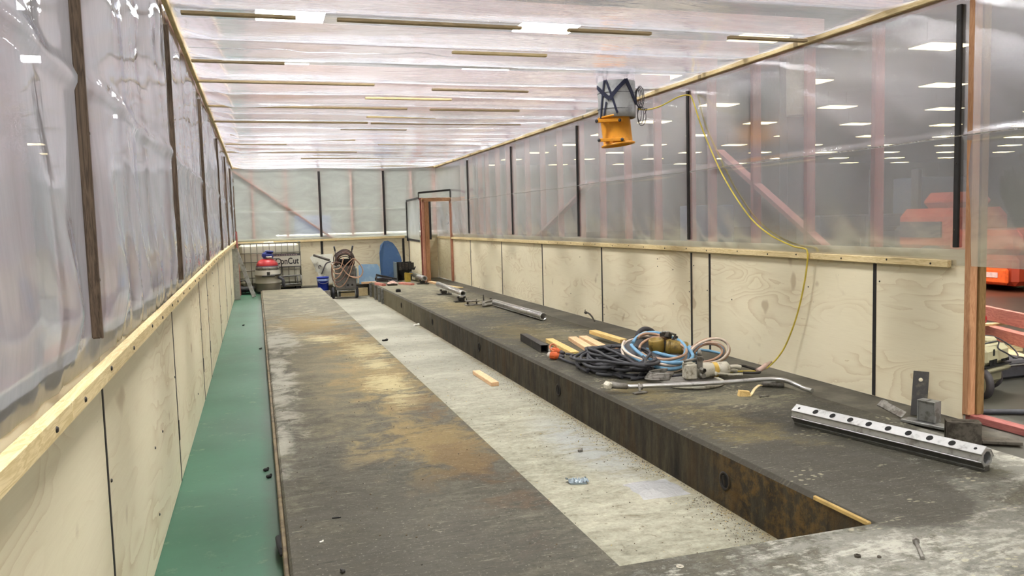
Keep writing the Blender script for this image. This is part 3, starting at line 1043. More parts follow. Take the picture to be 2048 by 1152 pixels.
# ------------------------------------------------------------------ things on the slabs
M['alu'] = dirty('dull_aluminium', srgb(186, 186, 184), srgb(140, 138, 132), 0.35, 0.42, 0.75, 10)
M['alu_dark'] = plain('grooved_aluminium', srgb(96, 94, 90), 0.5, 0.6)
M['hole'] = plain('dark_hole', srgb(24, 23, 22), 0.9)
M['steel_dark'] = dirty('dark_mill_steel', srgb(58, 56, 54), srgb(96, 90, 80), 0.4, 0.5, 0.5, 12)
M['steel_rust'] = dirty('scaly_steel', srgb(92, 86, 76), srgb(52, 46, 38), 0.6, 0.6, 0.4, 16)
M['steel_grey'] = dirty('grey_steel', srgb(142, 138, 130), srgb(88, 82, 72), 0.5, 0.5, 0.5, 14)
M['chrome'] = dirty('bright_pipe_steel', srgb(198, 196, 192), srgb(130, 124, 116), 0.3, 0.28, 0.85, 8)
M['tool_white'] = dirty('dirty_white_casting', srgb(206, 200, 182), srgb(128, 116, 92), 0.45, 0.6, 0.1, 14)
M['tool_brass'] = dirty('oily_yellow_casting', srgb(150, 124, 58), srgb(80, 66, 36), 0.5, 0.45, 0.2, 12)
M['rubber'] = plain('black_rubber_cable', srgb(58, 58, 62), 0.6)
M['hose_grey'] = plain('grey_hose', srgb(64, 60, 62), 0.6)
M['hose_blue'] = plain('blue_hose', srgb(118, 164, 196), 0.45, 0, 0.1)
M['hose_tan'] = plain('tan_hose', srgb(176, 142, 116), 0.5, 0, 0.15)
M['hose_pale'] = plain('pale_hose', srgb(214, 196, 178), 0.5, 0, 0.1)
M['hose_orange'] = plain('orange_hose', srgb(208, 136, 84), 0.5, 0, 0.12)
M['orange_plastic'] = plain('orange_plastic', srgb(206, 96, 48), 0.4)
M['clear_cap'] = plain('clear_plug_cap', srgb(196, 190, 180), 0.3)
M['yellow_tape'] = plain('yellow_tape', srgb(218, 214, 40), 0.5)
M['block_pine'] = wood('block_pine', srgb(206, 172, 106), srgb(228, 198, 134), 'Y', False)
M['block_orange'] = wood('block_red_pine', srgb(218, 174, 130), srgb(238, 202, 160), 'Y', False)
M['cord_yellow'] = plain('yellow_cord_jacket', srgb(206, 184, 74), 0.5)
ZS = 0.0005


def octo_beam(name, p, q, rad, label, cat, holes, roll=0.0):
    """aluminium rail segment: eight-sided tube with a flat bolt face along the top"""
    p, q = Vector(p), Vector(q)
    t = thing(name, label, cat, (p + q) / 2 * 1.0)
    t.location.z = 0
    d = (q - p).normalized()
    s = Vector((0, 0, 1)).cross(d).normalized()
    s = Matrix.Rotation(roll, 3, d) @ s
    u = d.cross(s)
    out = []
    for k in range(8):
        an = math.pi / 8 + k * math.pi / 4
        out.append(s * math.cos(an) * rad * 1.06 + u * math.sin(an) * rad * 1.06)
    inn = [v.normalized() * rad * 0.72 for v in out]
    b = MB()
    vs = [p + o for o in out] + [q + o for o in out] + [p + o for o in inn] + [q + o for o in inn]
    fs = []
    for k in range(8):
        j = (k + 1) % 8
        fs += [(k, j, 8 + j, 8 + k), (16 + j, 16 + k, 24 + k, 24 + j), (k, 16 + k, 16 + j, j), (8 + k, 8 + j, 24 + j, 24 + k)]
    b.add(vs, fs)
    b.build('tube_body', M['alu'], t)
    # grooves along the flanks
    for sg in (-1, 1):
        g = MB()
        g.bar(p + s * sg * rad * 1.0 - u * 0.012, q + s * sg * rad * 1.0 - u * 0.012, 0.006, 0.036, 0, 0, u)
        g.build('side_groove', M['alu_dark'], t)
        g = MB()
        g.bar(p + s * sg * rad * 1.02 + u * 0.014, q + s * sg * rad * 1.02 + u * 0.014, 0.010, 0.006, 0, 0, u)
        g.bar(p + s * sg * rad * 1.02 - u * 0.034, q + s * sg * rad * 1.02 - u * 0.034, 0.010, 0.006, 0, 0, u)
        g.build('side_lip', M['alu'], t)
    g = MB()
    zz = Vector((0, 0, 1))
    g.bar(p - zz * (rad + .008), q - zz * (rad + .008), 0.05, 0.030)
    g.build('base_rib', M['alu_dark'], t)
    top = MB()
    top.bar(p + u * rad, q + u * rad, 0.066, 0.010, 0, 0.002, u)
    tp = top.build('top_rail', M['alu'], t)
    for k in range(holes):
        c = p + (q - p) * ((k + 0.35) / (holes - 0.3)) + u * (rad + 0.0055)
        h = MB()
        rr = 0.015 if 0 < k < holes - 1 else 0.007
        h.lathe([(0, 0.0006), (rr, 0.0006), (rr * 1.35, 0.0), ], c, u, 14)
        h.build('bolt_hole', M['hole'], tp)
    return t


octo_beam('saw_rail', (3.475, 4.66, 0.078), (3.765, 3.40, 0.078), 0.052, 'grooved aluminium saw rail with a row of dark bolt holes on its top face',
          'rail', 10, 0.60)


def tube_thing(name, p, q, r, label, cat='pipe', flats=True, mat=None, bore=0.78):
    p, q = Vector(p), Vector(q)
    t = thing(name, label, cat, ((p.x + q.x) / 2, (p.y + q.y) / 2, min(p.z, q.z) - r))
    d = (q - p).normalized()
    ln = (q - p).length
    b = MB()
    b.lathe([(r * bore, 0), (r, 0.0), (r, ln), (r * bore, ln), (r * bore, 0)], p, d, 24)
    for i in range(len(b.sm)):
        b.sm[i] = True
    b.build('tube_body', mat or M['chrome'], t)
    if flats:
        s = Vector((0, 0, 1)).cross(d).normalized()
        u = d.cross(s)
        for a in (0.5, 2.1, 3.9):
            w_ = s * math.cos(a) + u * math.sin(a)
            g = MB()
            g.bar(p + w_ * r, q + w_ * r, 0.018, 0.008, 0, 0.002, w_)
            g.build('track_rib', mat or M['chrome'], t)
    return t


tube_thing('steel_pipe', (3.81, 13.2, 0.062), (3.86, 10.9, 0.062), 0.056, 'long bright steel pipe lying flat on the slab beside the plywood wall')
pb = tube_thing('steel_pipe', (3.55, 16.5, 0.165), (3.47, 14.05, 0.165), 0.055, 'steel pipe propped on two dark clamp blocks in mid slab')
pc = tube_thing('steel_pipe', (3.70, 20.4, 0.165), (3.665, 18.45, 0.165), 0.055, 'farthest steel pipe propped up near the doorway, end pointing out')


def clamp_block(x, y, label, ht=0.10):
    t = thing('clamp_stand', label, 'stand', (x, y, 0))
    MB().box(x - 0.13, x + 0.15, y - 0.07, y + 0.07, ZS, 0.022, 0, 0.004).build('base_plate', M['steel_dark'], t)
    b = MB()
    b.box(x - 0.055, x + 0.055, y - 0.05, y + 0.05, 0.022, ht - 0.02, 0, 0.012)
    b.box(x - 0.075, x - 0.04, y - 0.04, y + 0.04, ht - 0.03, ht + 0.008, 0, 0.006)
    b.box(x + 0.04, x + 0.075, y - 0.04, y + 0.04, ht - 0.03, ht + 0.008, 0, 0.006)
    b.build('jaw', M['steel_dark'], t)
    b = MB()
    b.tube([(x + 0.10, y, 0.022), (x + 0.10, y, 0.075)], 0.010, 8)
    b.build('bolt', M['steel_grey'], t)
    return t


clamp_block(3.53, 15.9, 'dark clamp stand under the far end of the mid slab pipe')
clamp_block(3.48, 14.25, 'dark clamp stand under the near end of the mid slab pipe')
clamp_block(3.70, 18.95, 'dark clamp stand under the pipe near the doorway')

# loose clamp halves in front of the pipe
t = thing('rail_clamp', 'flat grey rail clamp with two stacked plates beside the mid slab pipe', 'clamp', (3.50, 13.55, 0))
b = MB()
b.box(3.38, 3.66, 13.48, 13.62, ZS, 0.024, 0, 0.004)
b.build('lower_plate', M['steel_grey'], t)
MB().box(3.39, 3.62, 13.50, 13.60, 0.062, 0.084, 0, 0.004).build('upper_plate', M['steel_grey'], t)
b = MB()
b.tube([(3.42, 13.55, 0.024), (3.42, 13.55, 0.062)], 0.018, 10)
b.tube([(3.58, 13.55, 0.024), (3.58, 13.55, 0.10)], 0.012, 10)
b.build('spacer', M['steel_dark'], t)
t = thing('rail_clamp', 'grey clamp with upright bolt and twisted jaws next to the stacked plates', 'clamp', (3.72, 13.35, 0))
b = MB()
b.bar((3.60, 13.18, 0.022), (3.86, 13.40, 0.030), 0.07, 0.034, 0, 0.008)
b.build('lower_jaw', M['steel_grey'], t)
b = MB()
b.bar((3.63, 13.30, 0.062), (3.86, 13.44, 0.085), 0.05, 0.03, 0, 0.008)
b.bar((3.62, 13.2, 0.04), (3.64, 13.34, 0.08), 0.05, 0.03, 0, 0.008)
b.build('upper_jaw', M['steel_grey'], t)
b = MB()
b.tube([(3.66, 13.36, 0.07), (3.655, 13.37, 0.19)], 0.011, 8)
b.lathe([(0, 0.02), (.02, .02), (.02, 0), (0, 0)], (3.80, 13.42, 0.10), (0, 0, 1), 6, 0, False)
b.build('bolt', M['steel_dark'], t)

# square steel section
t = thing('steel_box_section', 'short length of black square steel tube at the trench edge', 'tube', (2.93, 8.75, 0))
p, q, hs = Vector((3.01, 9.23, 0.0445)), Vector((2.93, 8.27, 0.0445)), 0.042
d = (q - p).normalized()
s = Vector((0, 0, 1)).cross(d)
b = MB()
for a, w2, h2 in ((s * (hs - .003), .006, 2 * hs), (-s * (hs - .003), .006, 2 * hs)):
    b.bar(p + a, q + a, w2, h2, 0, 0.001)
for z in (hs - .003, -hs + .003):
    b.bar(p + Vector((0, 0, z)), q + Vector((0, 0, z)), 2 * hs, .006, 0, .001)
b.build('tube_walls', M['steel_dark'], t)


def timber(p, q, wdt, hgt, label, mat, group=None, up=(0, 0, 1), name='timber_block', bev=0.003):
    p, q = Vector(p), Vector(q)
    b = MB()
    b.bar(p, q, wdt, hgt, 0, bev, up)
    c = (p + q) / 2
    ang = math.atan2((q - p).x, (q - p).y)
    o = b.build(name, mat, None, origin=c)
    # turn the data so that the grain follows the piece
    rot = Matrix.Rotation(ang, 3, 'Z')
    for v in o.data.vertices:
        v.co = rot @ v.co
    o.rotation_euler = (0, 0, -ang)
    return tag(o, label, 'timber', group)


TB = 0.0235
timber((3.24, 8.96, TB), (3.15, 7.93, TB), 0.092, 0.045, 'yellow pine block lying alone behind the orange plug', M['block_pine'])
timber((3.535, 8.97, TB), (3.37, 7.90, TB), 0.10, 0.045, 'pinkish timber block tight against its twin, plug side', M['block_orange'])
timber((3.675, 8.98, TB), (3.56, 8.02, TB), 0.10, 0.045, 'pinkish timber block under the tilted one', M['block_orange'])
timber((3.80, 8.98, 0.084), (3.87, 8.26, 0.062), 0.09, 0.045, 'yellow pine block tilted across the pair, nearest the wall', M['block_pine'])
timber((2.39, 9.16, ZT + TB), (2.395, 8.39, ZT + TB), 0.088, 0.045, 'single orange pine block lying on the pale trench floor', M['block_orange'])
timber((2.70, 19.55, TB), (2.78, 18.92, TB), 0.10, 0.05, 'pink timber offcut at the far corner of the slab edge', M['red_y'])
timber((3.22, 19.25, TB), (3.42, 18.72, TB), 0.10, 0.045, 'reddish plank lying beside the farthest pipe', M['red_y'])
timber((3.93, 19.2, TB), (3.99, 18.42, TB), 0.10, 0.045, 'orange pine plank lying in front of the door jamb', M['block_orange'])
timber((3.95, 18.3, 0.012), (4.2, 17.2, 0.012), 0.12, 0.02, 'thin pale board lying flat on the floor behind the mid slab pipe', M['pine_y'])
timber((3.56, 7.96, 0.022), (3.68, 7.70, 0.022), 0.05, 0.038, 'red stained stub of timber between the blocks and the black cable', M['red_y'])

# rag on a block, black cube
t = thing('rag', 'crumpled pinkish rag lying on a small block near the far slab end', 'rag', (2.98, 18.95, 0))
b = MB()
b.box(2.87, 3.09, 18.85, 19.02, ZS, 0.045, 0, .004)
b.build('block', M['steel_rust'], t)
vs, fs = [], []
n = 12
for j in range(n + 1):
    for i in range(n + 1):
        a, c = i / n - .5, j / n - .5
        r2 = max(0, 1 - (a * a + c * c) * 3.2)
        vs.append((2.98 + a * .24, 18.94 + c * .2, 0.047 + r2 * (0.06 + 0.035 * nz(a * 9, c * 9, 3)) + .004 * abs(nz(a * 30, c * 30))))
fs = [(j * (n + 1) + i, j * (n + 1) + i + 1, (j + 1) * (n + 1) + i + 1, (j + 1) * (n + 1) + i) for j in range(n) for i in range(n)]
b = MB()
b.add(vs, fs, 0, True)
b.build('cloth', plain('rag_cloth', srgb(196, 164, 150), 0.9, 0, .25, 30), t)
b = MB()
b.box(2.76, 2.86, 17.05, 17.12, ZS, 0.055, 0, .006)
b.box(2.78, 2.84, 17.06, 17.11, 0.055, 0.062)
tag(b.build('rubber_block', M['hole']), 'small black rubber block on the far slab surface', 'block')

# ------------------------------------------------------------------ power cable heap with two orange plugs
t = thing('power_cable', 'heap of thick black power cable with orange plugs on the slab', 'cable', (3.25, 7.1, 0))
rnd = random.Random(11)
strands = []
for k in range(15):
    cx, cy = 3.27 + rnd.uniform(-.05, .05), 7.08 + rnd.uniform(-.08, .08)
    rx, ry = rnd.uniform(.20, .36), rnd.uniform(.30, .60)
    ph = rnd.uniform(0, 6.28)
    zz = 0.016 + 0.0095 * k
    pts = []
    for i in range(26):
        a = ph + i / 25 * 2 * math.pi * 0.96
        wob = 1 + 0.10 * math.sin(3 * a + k) + 0.05 * math.sin(5 * a + 2 * k)
        x = cx + math.cos(a) * rx * wob
        y = cy + math.sin(a) * ry * wob
        pts.append((x + 0.25 * (y - cy) * 0.3, y, max(0.016, zz + 0.020 * math.sin(2 * a + k))))
    strands.append(pts)
for pts in strands:
    b = MB()
    b.tube(smooth_path(pts, 3), 0.0145, 7)
    b.build('cable_loop', M['rubber'], t)
# big loop thrown over the heap
pts = [(3.42, 7.62, .09), (3.28, 7.45, .15), (3.20, 7.15, .175), (3.22, 6.88, .15), (3.30, 6.66, .07), (3.42, 6.50, .018), (3.60, 6.47, .017), (3.75, 6.6, .03)]
MB().tube(smooth_path(pts, 6), 0.0145, 8).build('cable_loop', M['rubber'], t)
pts = [(2.90, 7.74, .03), (2.93, 7.56, .017), (2.97, 7.40, .016), (3.08, 7.28, .05), (3.2, 7.3, .10)]
MB().tube(smooth_path(pts, 6), 0.0135, 8).build('cable_tail', M['rubber'], t)
pts = [(3.02, 7.86, .045), (3.12, 7.80, .03), (3.26, 7.76, .02), (3.42, 7.74, .03), (3.55, 7.6, .05)]
MB().tube(smooth_path(pts, 6), 0.0135, 8).build('cable_tail', M['rubber'], t)


def plug(parent, p, d, long_=True):
    p, d = Vector(p), Vector(d).normalized()
    b = MB()
    b.lathe([(0.0, 0), (0.034, 0), (0.037, .008), (0.037, .05), (0.040, .052), (0.040, .062), (0.030, .07), (0.028, .10), (0, .10)], p, d, 18)
    for k in range(8):
        an = k * math.pi / 4
        s = d.orthogonal().normalized()
        tt = d.cross(s)
        w_ = s * math.cos(an) + tt * math.sin(an)
        b.bar(p + d * .006 + w_ * .037, p + d * .05 + w_ * .037, 0.008, 0.006, 0, 0, w_)
    o = b.build('plug', M['orange_plastic'], parent)
    c = MB()
    c.lathe([(0.0, -.03), (0.026, -.03), (0.030, -.022), (0.031, 0.0)], p, d, 18)
    c.build('plug_cap', M['clear_cap'], o)
    c = MB()
    c.lathe([(0.024, .10), (0.026, .106), (0.020, .13), (0.015, .15), (0, .15)], p, d, 14)
    c.build('cable_gland', M['hose_grey'], o)
    return o


plug(t, (2.845, 7.84, 0.046), (0.55, -0.50, -0.05))
o = plug(t, (2.93, 8.02, 0.062), (0.5, -0.62, -0.1))
b = MB()
ring = [(2.93 + 0.036 * math.cos(a), 7.99 + 0.02 * math.sin(a), 0.096 + 0.036 * math.sin(a)) for a in [i * 2 * math.pi / 20 for i in range(20)]]
b.tube(ring, 0.010, 8, closed=True)
b.build('locking_ring', plain('pale_orange', srgb(206, 130, 90), .5), o)
MB().tube([(3.10, 7.815, .034), (3.17, 7.785, .026)], 0.0195, 10).build('yellow_tape_band', M['yellow_tape'], t)

# ------------------------------------------------------------------ wall saw with blue hose coil
bg = thing('blade_guard', 'dark grey oval blade guard lying under the blue hoses', 'blade guard', (3.62, 7.0, 0))
b = MB()
cx, cy, cz = 3.62, 7.03, 0.120
ax = Vector((-0.10, -0.28, 0.95)).normalized()
e1 = Vector((1, 0.1, 0)); e1 = (e1 - ax * e1.dot(ax)).normalized()
e2 = ax.cross(e1)
outl = [Vector((cx, cy, cz)) + e1 * math.cos(a) * .29 + e2 * math.sin(a) * .38 for a in [i * 2 * math.pi / 36 for i in range(36)]]
b.prism(outl, -ax * 0.02)
b.build('guard_plate', plain('guard_grey', srgb(78, 77, 78), .5), bg)
MB().tube(outl, 0.012, 8, closed=True).build('guard_rim', M['hose_pale'], bg)

hc = thing('hose_coil', 'coil of blue, pale and tan hoses draped round the yellow saw motor', 'hose', (3.66, 7.0, 0))


def ring_loop(c, e1, e2, ax, r1, r2, a0, a1, n=34, wob=0.02, seed=0, lift=0.0):
    out = []
    for i in range(n + 1):
        a = a0 + (a1 - a0) * i / n
        k = 1 + wob * math.sin(3 * a + seed)
        out.append(Vector(c) + e1 * math.cos(a) * r1 * k + e2 * math.sin(a) * r2 * k + ax * (lift + 0.012 * math.sin(2 * a + seed)))
    return out


for k, (mt, r1, r2, lf) in enumerate((('hose_pale', .275, .36, .025), ('hose_blue', .285, .375, .005), ('hose_blue', .24, .32, .045), ('hose_pale', .23, .30, .03),
                                      ('hose_tan', .21, .29, .05), ('hose_blue', .255, .345, .03), ('hose_tan', .20, .26, .02))):
    pts = ring_loop((cx + 0.01 * k, cy - 0.01 * k, cz + .03), e1, e2, ax, r1, r2, 2.2 + .25 * k, 2.2 + .25 * k + 5.2, 34, .035, k, lf)
    MB().tube(pts, 0.0135 if mt != 'hose_blue' else 0.017, 8).build('hose_loop', M[mt], hc)
pts = [(3.60, 7.22, .15), (3.66, 6.99, .125), (3.78, 6.83, .10), (3.90, 6.76, .085), (4.00, 6.84, .09), (4.03, 7.0, .13), (4.02, 7.2, .17), (3.95, 7.33, .185), (3.86, 7.35, .16)]
MB().tube(smooth_path(pts, 6), 0.018, 9).build('hose_loop', M['hose_blue'], hc)
pts = [(3.96, 7.36, .13), (4.06, 7.4, .10), (4.2, 7.36, .08), (4.36, 7.30, .06), (4.48, 7.2, .03)]
MB().tube(smooth_path(pts, 5), 0.013, 8).build('hose_tail', M['hose_blue'], hc)
for k, pts in enumerate(([(3.42, 7.70, .06), (3.58, 7.64, .11), (3.72, 7.60, .155), (3.80, 7.58, .18)], [(3.62, 7.55, .13), (3.80, 7.58, .16), (4.00, 7.60, .215), (4.04, 7.60, .23)],
                         [(3.5, 7.62, .08), (3.70, 7.52, .14), (3.88, 7.50, .13)], [(3.40, 7.72, .05), (3.52, 7.5, .10), (3.6, 7.35, .14)])):
    MB().tube(smooth_path(pts, 5), 0.0105, 8).build('hose_end', M['hose_orange'], hc)
MB().bar((3.60, 7.40, .150), (3.74, 7.36, .145), 0.075, 0.012, 0, .003).build('paper_tag', M['hose_pale'], hc)

gh = thing('grey_hose', 'stub of thick dark grey hose arching up behind the blue coil', 'hose', (3.72, 7.4, 0))
pts = [(3.56, 7.38, .10), (3.585, 7.38, .18), (3.625, 7.39, .275), (3.69, 7.40, .315), (3.77, 7.41, .30), (3.84, 7.42, .24), (3.93, 7.43, .15), (4.02, 7.46, .06), (4.08, 7.5, .026)]
MB().tube(smooth_path(pts, 6), 0.0235, 10).build('hose_body', M['hose_grey'], gh)
b = MB()
b.lathe([(.025, 0), (.028, .004), (.028, .03), (.025, .034)], (3.56, 7.38, .095), (0.1, 0, 1), 14)
b.build('hose_cuff', M['rubber'], gh)

t = thing('hydraulic_motor', 'oily yellow hydraulic saw motor sitting inside the blue hose coil', 'motor', (3.78, 7.05, 0))
d = Vector((0.86, -0.46, -0.12)).normalized()
b = MB()
b.lathe([(0, 0), (.068, 0), (.076, .008), (.076, .19), (.066, .21), (.05, .215), (0, .215)], (3.755, 7.06, .175), d, 24)
b.lathe([(.078, .02), (.083, .024), (.083, .04), (.078, .044)], (3.755, 7.06, .175), d, 24)
b.build('motor_barrel', M['tool_brass'], t)
b = MB()
b.lathe([(0, -.05), (.070, -.05), (.076, -.04), (.076, .07), (.068, .078), (.056, .078), (.056, .068), (0, .068)], (3.68, 7.10, .175), (-0.15, -.1, 1), 24)
b.build('gear_head', M['tool_brass'], t)
b = MB()
b.obox((3.80, 7.09, .285), (.07, .05, .06), Matrix.Rotation(.5, 3, 'Z') @ Matrix.Rotation(.35, 3, 'Y'), 0, .006)
b.obox((3.755, 7.12, .290), (.05, .05, .04), Matrix.Rotation(.9, 3, 'Z'), 0, .006)
b.obox((3.845, 7.05, .235), (.035, .035, .10), Matrix.Rotation(.5, 3, 'Y'), 0, .006)
b.build('valve_block', M['steel_dark'], t)
b = MB()
b.tube([(3.74, 7.10, .32), (3.80, 7.08, .315), (3.87, 7.06, .285)], .010, 8)
b.tube([(3.85, 7.04, .25), (3.90, 7.02, .18), (3.96, 6.98, .11)], .014, 8)
b.build('coupling', M['steel_grey'], t)
b = MB()
b.tube([(3.84, 6.97, .125), (3.93, 6.92, .10)], [.022, .014], 10)
b.lathe([(0, 0), (.026, 0), (.026, .02), (0, .02)], (3.83, 6.975, .128), (.9, -.5, -.1), 12)
b.build('hose_fitting', M['tool_white'], t)

# white saw motor in front with its flange disc
t = thing('saw_motor', 'dirty white saw motor with upright gearbox lying behind the bent pipe', 'motor', (3.70, 6.28, 0))
bx = Matrix.Rotation(-.12, 3, 'Z')
b = MB()
b.obox((3.585, 6.30, .082), (.105, .11, .14), bx, 0, .012)
b.lathe([(0, 0), (.045, 0), (.045, .012), (0, .012)], (3.565, 6.30, .152), (0, 0, 1), 20)
b.build('gearbox', M['tool_white'], t)
b = MB()
b.lathe([(0, 0), (.060, 0), (.066, .01), (.066, .10), (.062, .104), (.062, .19), (.066, .194), (.066, .27), (.05, .285), (0, .285)], (3.665, 6.29, .078), (1, -.08, 0), 24)
b.build('motor_barrel', M['tool_white'], t)
b = MB()
b.lathe([(.0665, .13), (.0672, .132), (.0672, .17), (.0665, .172)], (3.665, 6.29, .078), (1, -.08, 0), 24)
b.build('yellow_band', plain('yellow_sticker', srgb(206, 170, 84), .6), t)
b = MB()
b.obox((3.655, 6.25, .165), (.046, .046, .12), bx, 0, .01)
b.lathe([(0, 0), (.02, 0), (.02, .03), (.013, .035), (.013, .05), (0, .05)], (3.655, 6.25, .222), (0, 0, 1), 12)
b.lathe([(.02, 0), (.024, .003), (.024, .05), (.02, .055)], (3.655, 6.225, .10), (0, -1, .0), 6, 0, False)
b.build('valve_block', M['steel_grey'], t)
b = MB()
b.tube([(3.625, 6.26, .19), (3.56, 6.27, .185), (3.52, 6.29, .17)], .012, 8)
b.tube([(3.66, 6.23, .055), (3.66, 6.19, .05)], .022, 10)
b.build('spigot', M['steel_grey'], t)
b = MB()
for dy, z in ((-.03, .10), (.03, .055)):
    b.tube(smooth_path([(3.95, 6.27 + dy, z), (4.01, 6.26 + dy, z), (4.05, 6.25 + dy, z - .01)], 4), .018, 10)
b.tube(smooth_path([(3.80, 6.22, .055), (3.85, 6.215, .052), (3.94, 6.21, .035), (4.05, 6.19, .03)], 4), .011, 8)
b.lathe([(0, 0), (.02, 0), (.02, .02), (0, .02)], (3.785, 6.222, .055), (1, 0, 0), 10)
b.build('hose_fitting', M['tool_white'], t)
b = MB()
b.tube(smooth_path([(4.05, 6.26, .10), (4.13, 6.27, .085), (4.22, 6.22, .05), (4.18, 6.14, .045), (4.06, 6.20, .045)], 6), .012, 8)
b.build('short_hose', M['steel_dark'], t)
b = MB()
b.tube([(4.19, 6.17, .05), (4.27, 6.20, .075), (4.30, 6.215, .088), (4.38, 6.24, .11)], [.018, .024, .022, .010], 10)
b.tube([(4.20, 6.20, .06), (4.27, 6.23, .07)], .012, 8)
b.build('quick_coupler', plain('coupler_pinkish', srgb(186, 160, 146), .5), t)

t = thing('flange_disc', 'white rimmed flange disc lying flat under the white saw motor', 'disc', (3.52, 6.13, 0))
b = MB()
b.lathe([(0, .006), (.22, .006), (.262, .010), (.268, .006), (.262, .0), (0, .0)], (3.53, 6.18, ZS), (0, 0, 1), 44)
b.build('disc_body', M['steel_grey'], t)
b = MB()
arc = [(3.53 + .272 * math.cos(a), 6.18 + .272 * math.sin(a), .014) for a in [3.6 + i / 30 * 2.9 for i in range(31)]]
b.tube(arc, .012, 8)
b.build('disc_rim', M['tool_white'], t)
b = MB()
b.bar((3.50, 5.905, .022), (3.62, 5.93, .022), .035, .02, 0, .004)
b.build('rim_clip', M['tool_white'], t)
hz = MB()
for k in range(5):
    arc = [(3.36 + .16 * math.cos(a) + .01 * k, 6.38 + .10 * math.sin(a), .03 + .012 * k) for a in [1.2 + i / 20 * 3.6 for i in range(21)]]
    hz.tube(arc, .010, 7)
hz.build('wire_bundle', M['steel_grey'], t)

t = thing('hose_coil', 'small standing coil of tan hose behind the white saw motor', 'hose', (4.08, 6.85, 0))
ax2 = Vector((-.35, -.75, .55)).normalized()
f1 = Vector((1, 0, 0.1)); f1 = (f1 - ax2 * f1.dot(ax2)).normalized()
f2 = ax2.cross(f1)
for k, mt in enumerate(('hose_tan', 'hose_pale', 'hose_tan', 'hose_blue', 'hose_tan', 'hose_tan', 'hose_pale')):
    r1 = .205 - .016 * (k % 5)
    pts = ring_loop((4.08, 6.88 - .014 * k, .105 + .004 * k), f1, f2, ax2, r1, r1 * .62, -2.9 + .1 * k, 2.4 + .08 * k, 30, .02, k, .012 * k - .03)
    for q in pts:
        q.z = max(q.z, .014)
    MB().tube(pts, .0125, 8).build('hose_loop', M[mt], t)
b = MB()
b.obox((3.93, 6.72, .085), (.06, .05, .06), Matrix.Rotation(.6, 3, 'Y'), 0, .01)
b.build('coupling', M['rubber'], t)

# bent steel handle pipe lying across the front
t = thing('bent_pipe', 'long bright steel handle pipe with a bent end lying in front of the saw motor', 'pipe', (3.4, 5.9, 0))
pts = [(2.86, 6.075, .048), (3.1, 6.0, .05), (3.42, 5.90, .054), (3.75, 5.80, .066), (3.95, 5.745, .075), (4.05, 5.71, .076), (4.11, 5.66, .068), (4.15, 5.58, .045), (4.17, 5.50, .027), (4.185, 5.42, .021)]
MB().tube(smooth_path(pts, 6), .0185, 12).build('pipe_shaft', M['chrome'], t)
b = MB()
b.tube([(2.735, 6.10, .070), (2.80, 6.085, .058), (2.87, 6.073, .048)], [.030, .026, .024], 12)
b.build('elbow', M['steel_grey'], t)
b = MB()
b.lathe([(0, 0), (.024, 0), (.034, .01), (.036, .05), (.03, .056), (0, .056)], (2.715, 6.06, .068), (-.25, .85, .1), 6, 0, False)
b.build('end_nut', M['tool_white'], t)
b = MB()
b.bar((2.88, 5.97, .008), (3.00, 5.99, .008), .05, .014, 0, .003)
b.bar((2.95, 6.0, .015), (2.96, 6.03, .075), .02, .012, 0, .003)
b.lathe([(.02, 0), (.024, .004), (.024, .03), (.02, .034)], (2.955, 6.03, .045), (1, -.3, 0), 14)
b.build('pipe_clamp', M['steel_grey'], t)
tube_thing('pipe_stub', (3.98, 5.80, .030), (4.125, 5.70, .030), .027, 'short pipe stub poking out under the bent end of the handle pipe', 'pipe', False, M['steel_grey'])

# timber wedge, screw
t = thing('timber_wedge', 'small pale timber wedge with a curled shaving lying before the bent pipe', 'timber', (3.66, 5.53, 0))
b = MB()
b.prism([(3.60, 5.555, ZS), (3.68, 5.515, ZS), (3.675, 5.515, .04), (3.61, 5.555, .045)], (.015, .05, 0))
b.build('wedge', M['block_pine'], t)
b = MB()
pp = smooth_path([(3.67, 5.515, .006), (3.70, 5.53, .02), (3.74, 5.55, .05), (3.80, 5.58, .068), (3.83, 5.59, .066)], 5)
for p, q in zip(pp[:-1], pp[1:]):
    b.bar(p, q, .022, .006, ext=.001)
b.build('shaving', M['pine_y'], t)


def bolt(name, p, q, r, hr, label, cat='bolt', mat='steel_grey', hexa=True):
    p, q = Vector(p), Vector(q)
    t = thing(name, label, cat, p)
    b = MB()
    b.tube([p, q], r, 10)
    b.build('shank', M[mat], t)
    b = MB()
    d = (q - p).normalized()
    b.lathe([(0, -hr * .9), (hr * .9, -hr * .9), (hr, -hr * .7), (hr, 0), (0, 0)], p, d, 6 if hexa else 14, 0, False)
    b.build('head', M[mat], t)
    return t


bolt('screw', (3.735, 5.465, .010), (3.82, 5.47, .006), .004, .010, 'grey screw lying beside the timber wedge', 'screw', 'steel_grey', False)
bolt('bolt', (2.655, 2.745, .016), (2.565, 2.615, .009), .008, .016, 'zinc bolt lying alone on the grey concrete past the trench corner')


def nut(p, r, label, mat='steel_rust', washer=False):
    b = MB()
    if washer:
        b.lathe([(r * .45, 0), (r, 0), (r, .003), (r * .45, .003), (r * .45, 0)], p, (0, 0, 1), 20)
        nm = 'washer'
    else:
        b.lathe([(r * .5, 0), (r, 0), (r, r * .7), (r * .5, r * .7), (r * .5, 0)], p, (0, 0, 1), 6, 0, False)
        nm = 'nut'
    return tag(b.build(nm, M[mat]), label, nm)


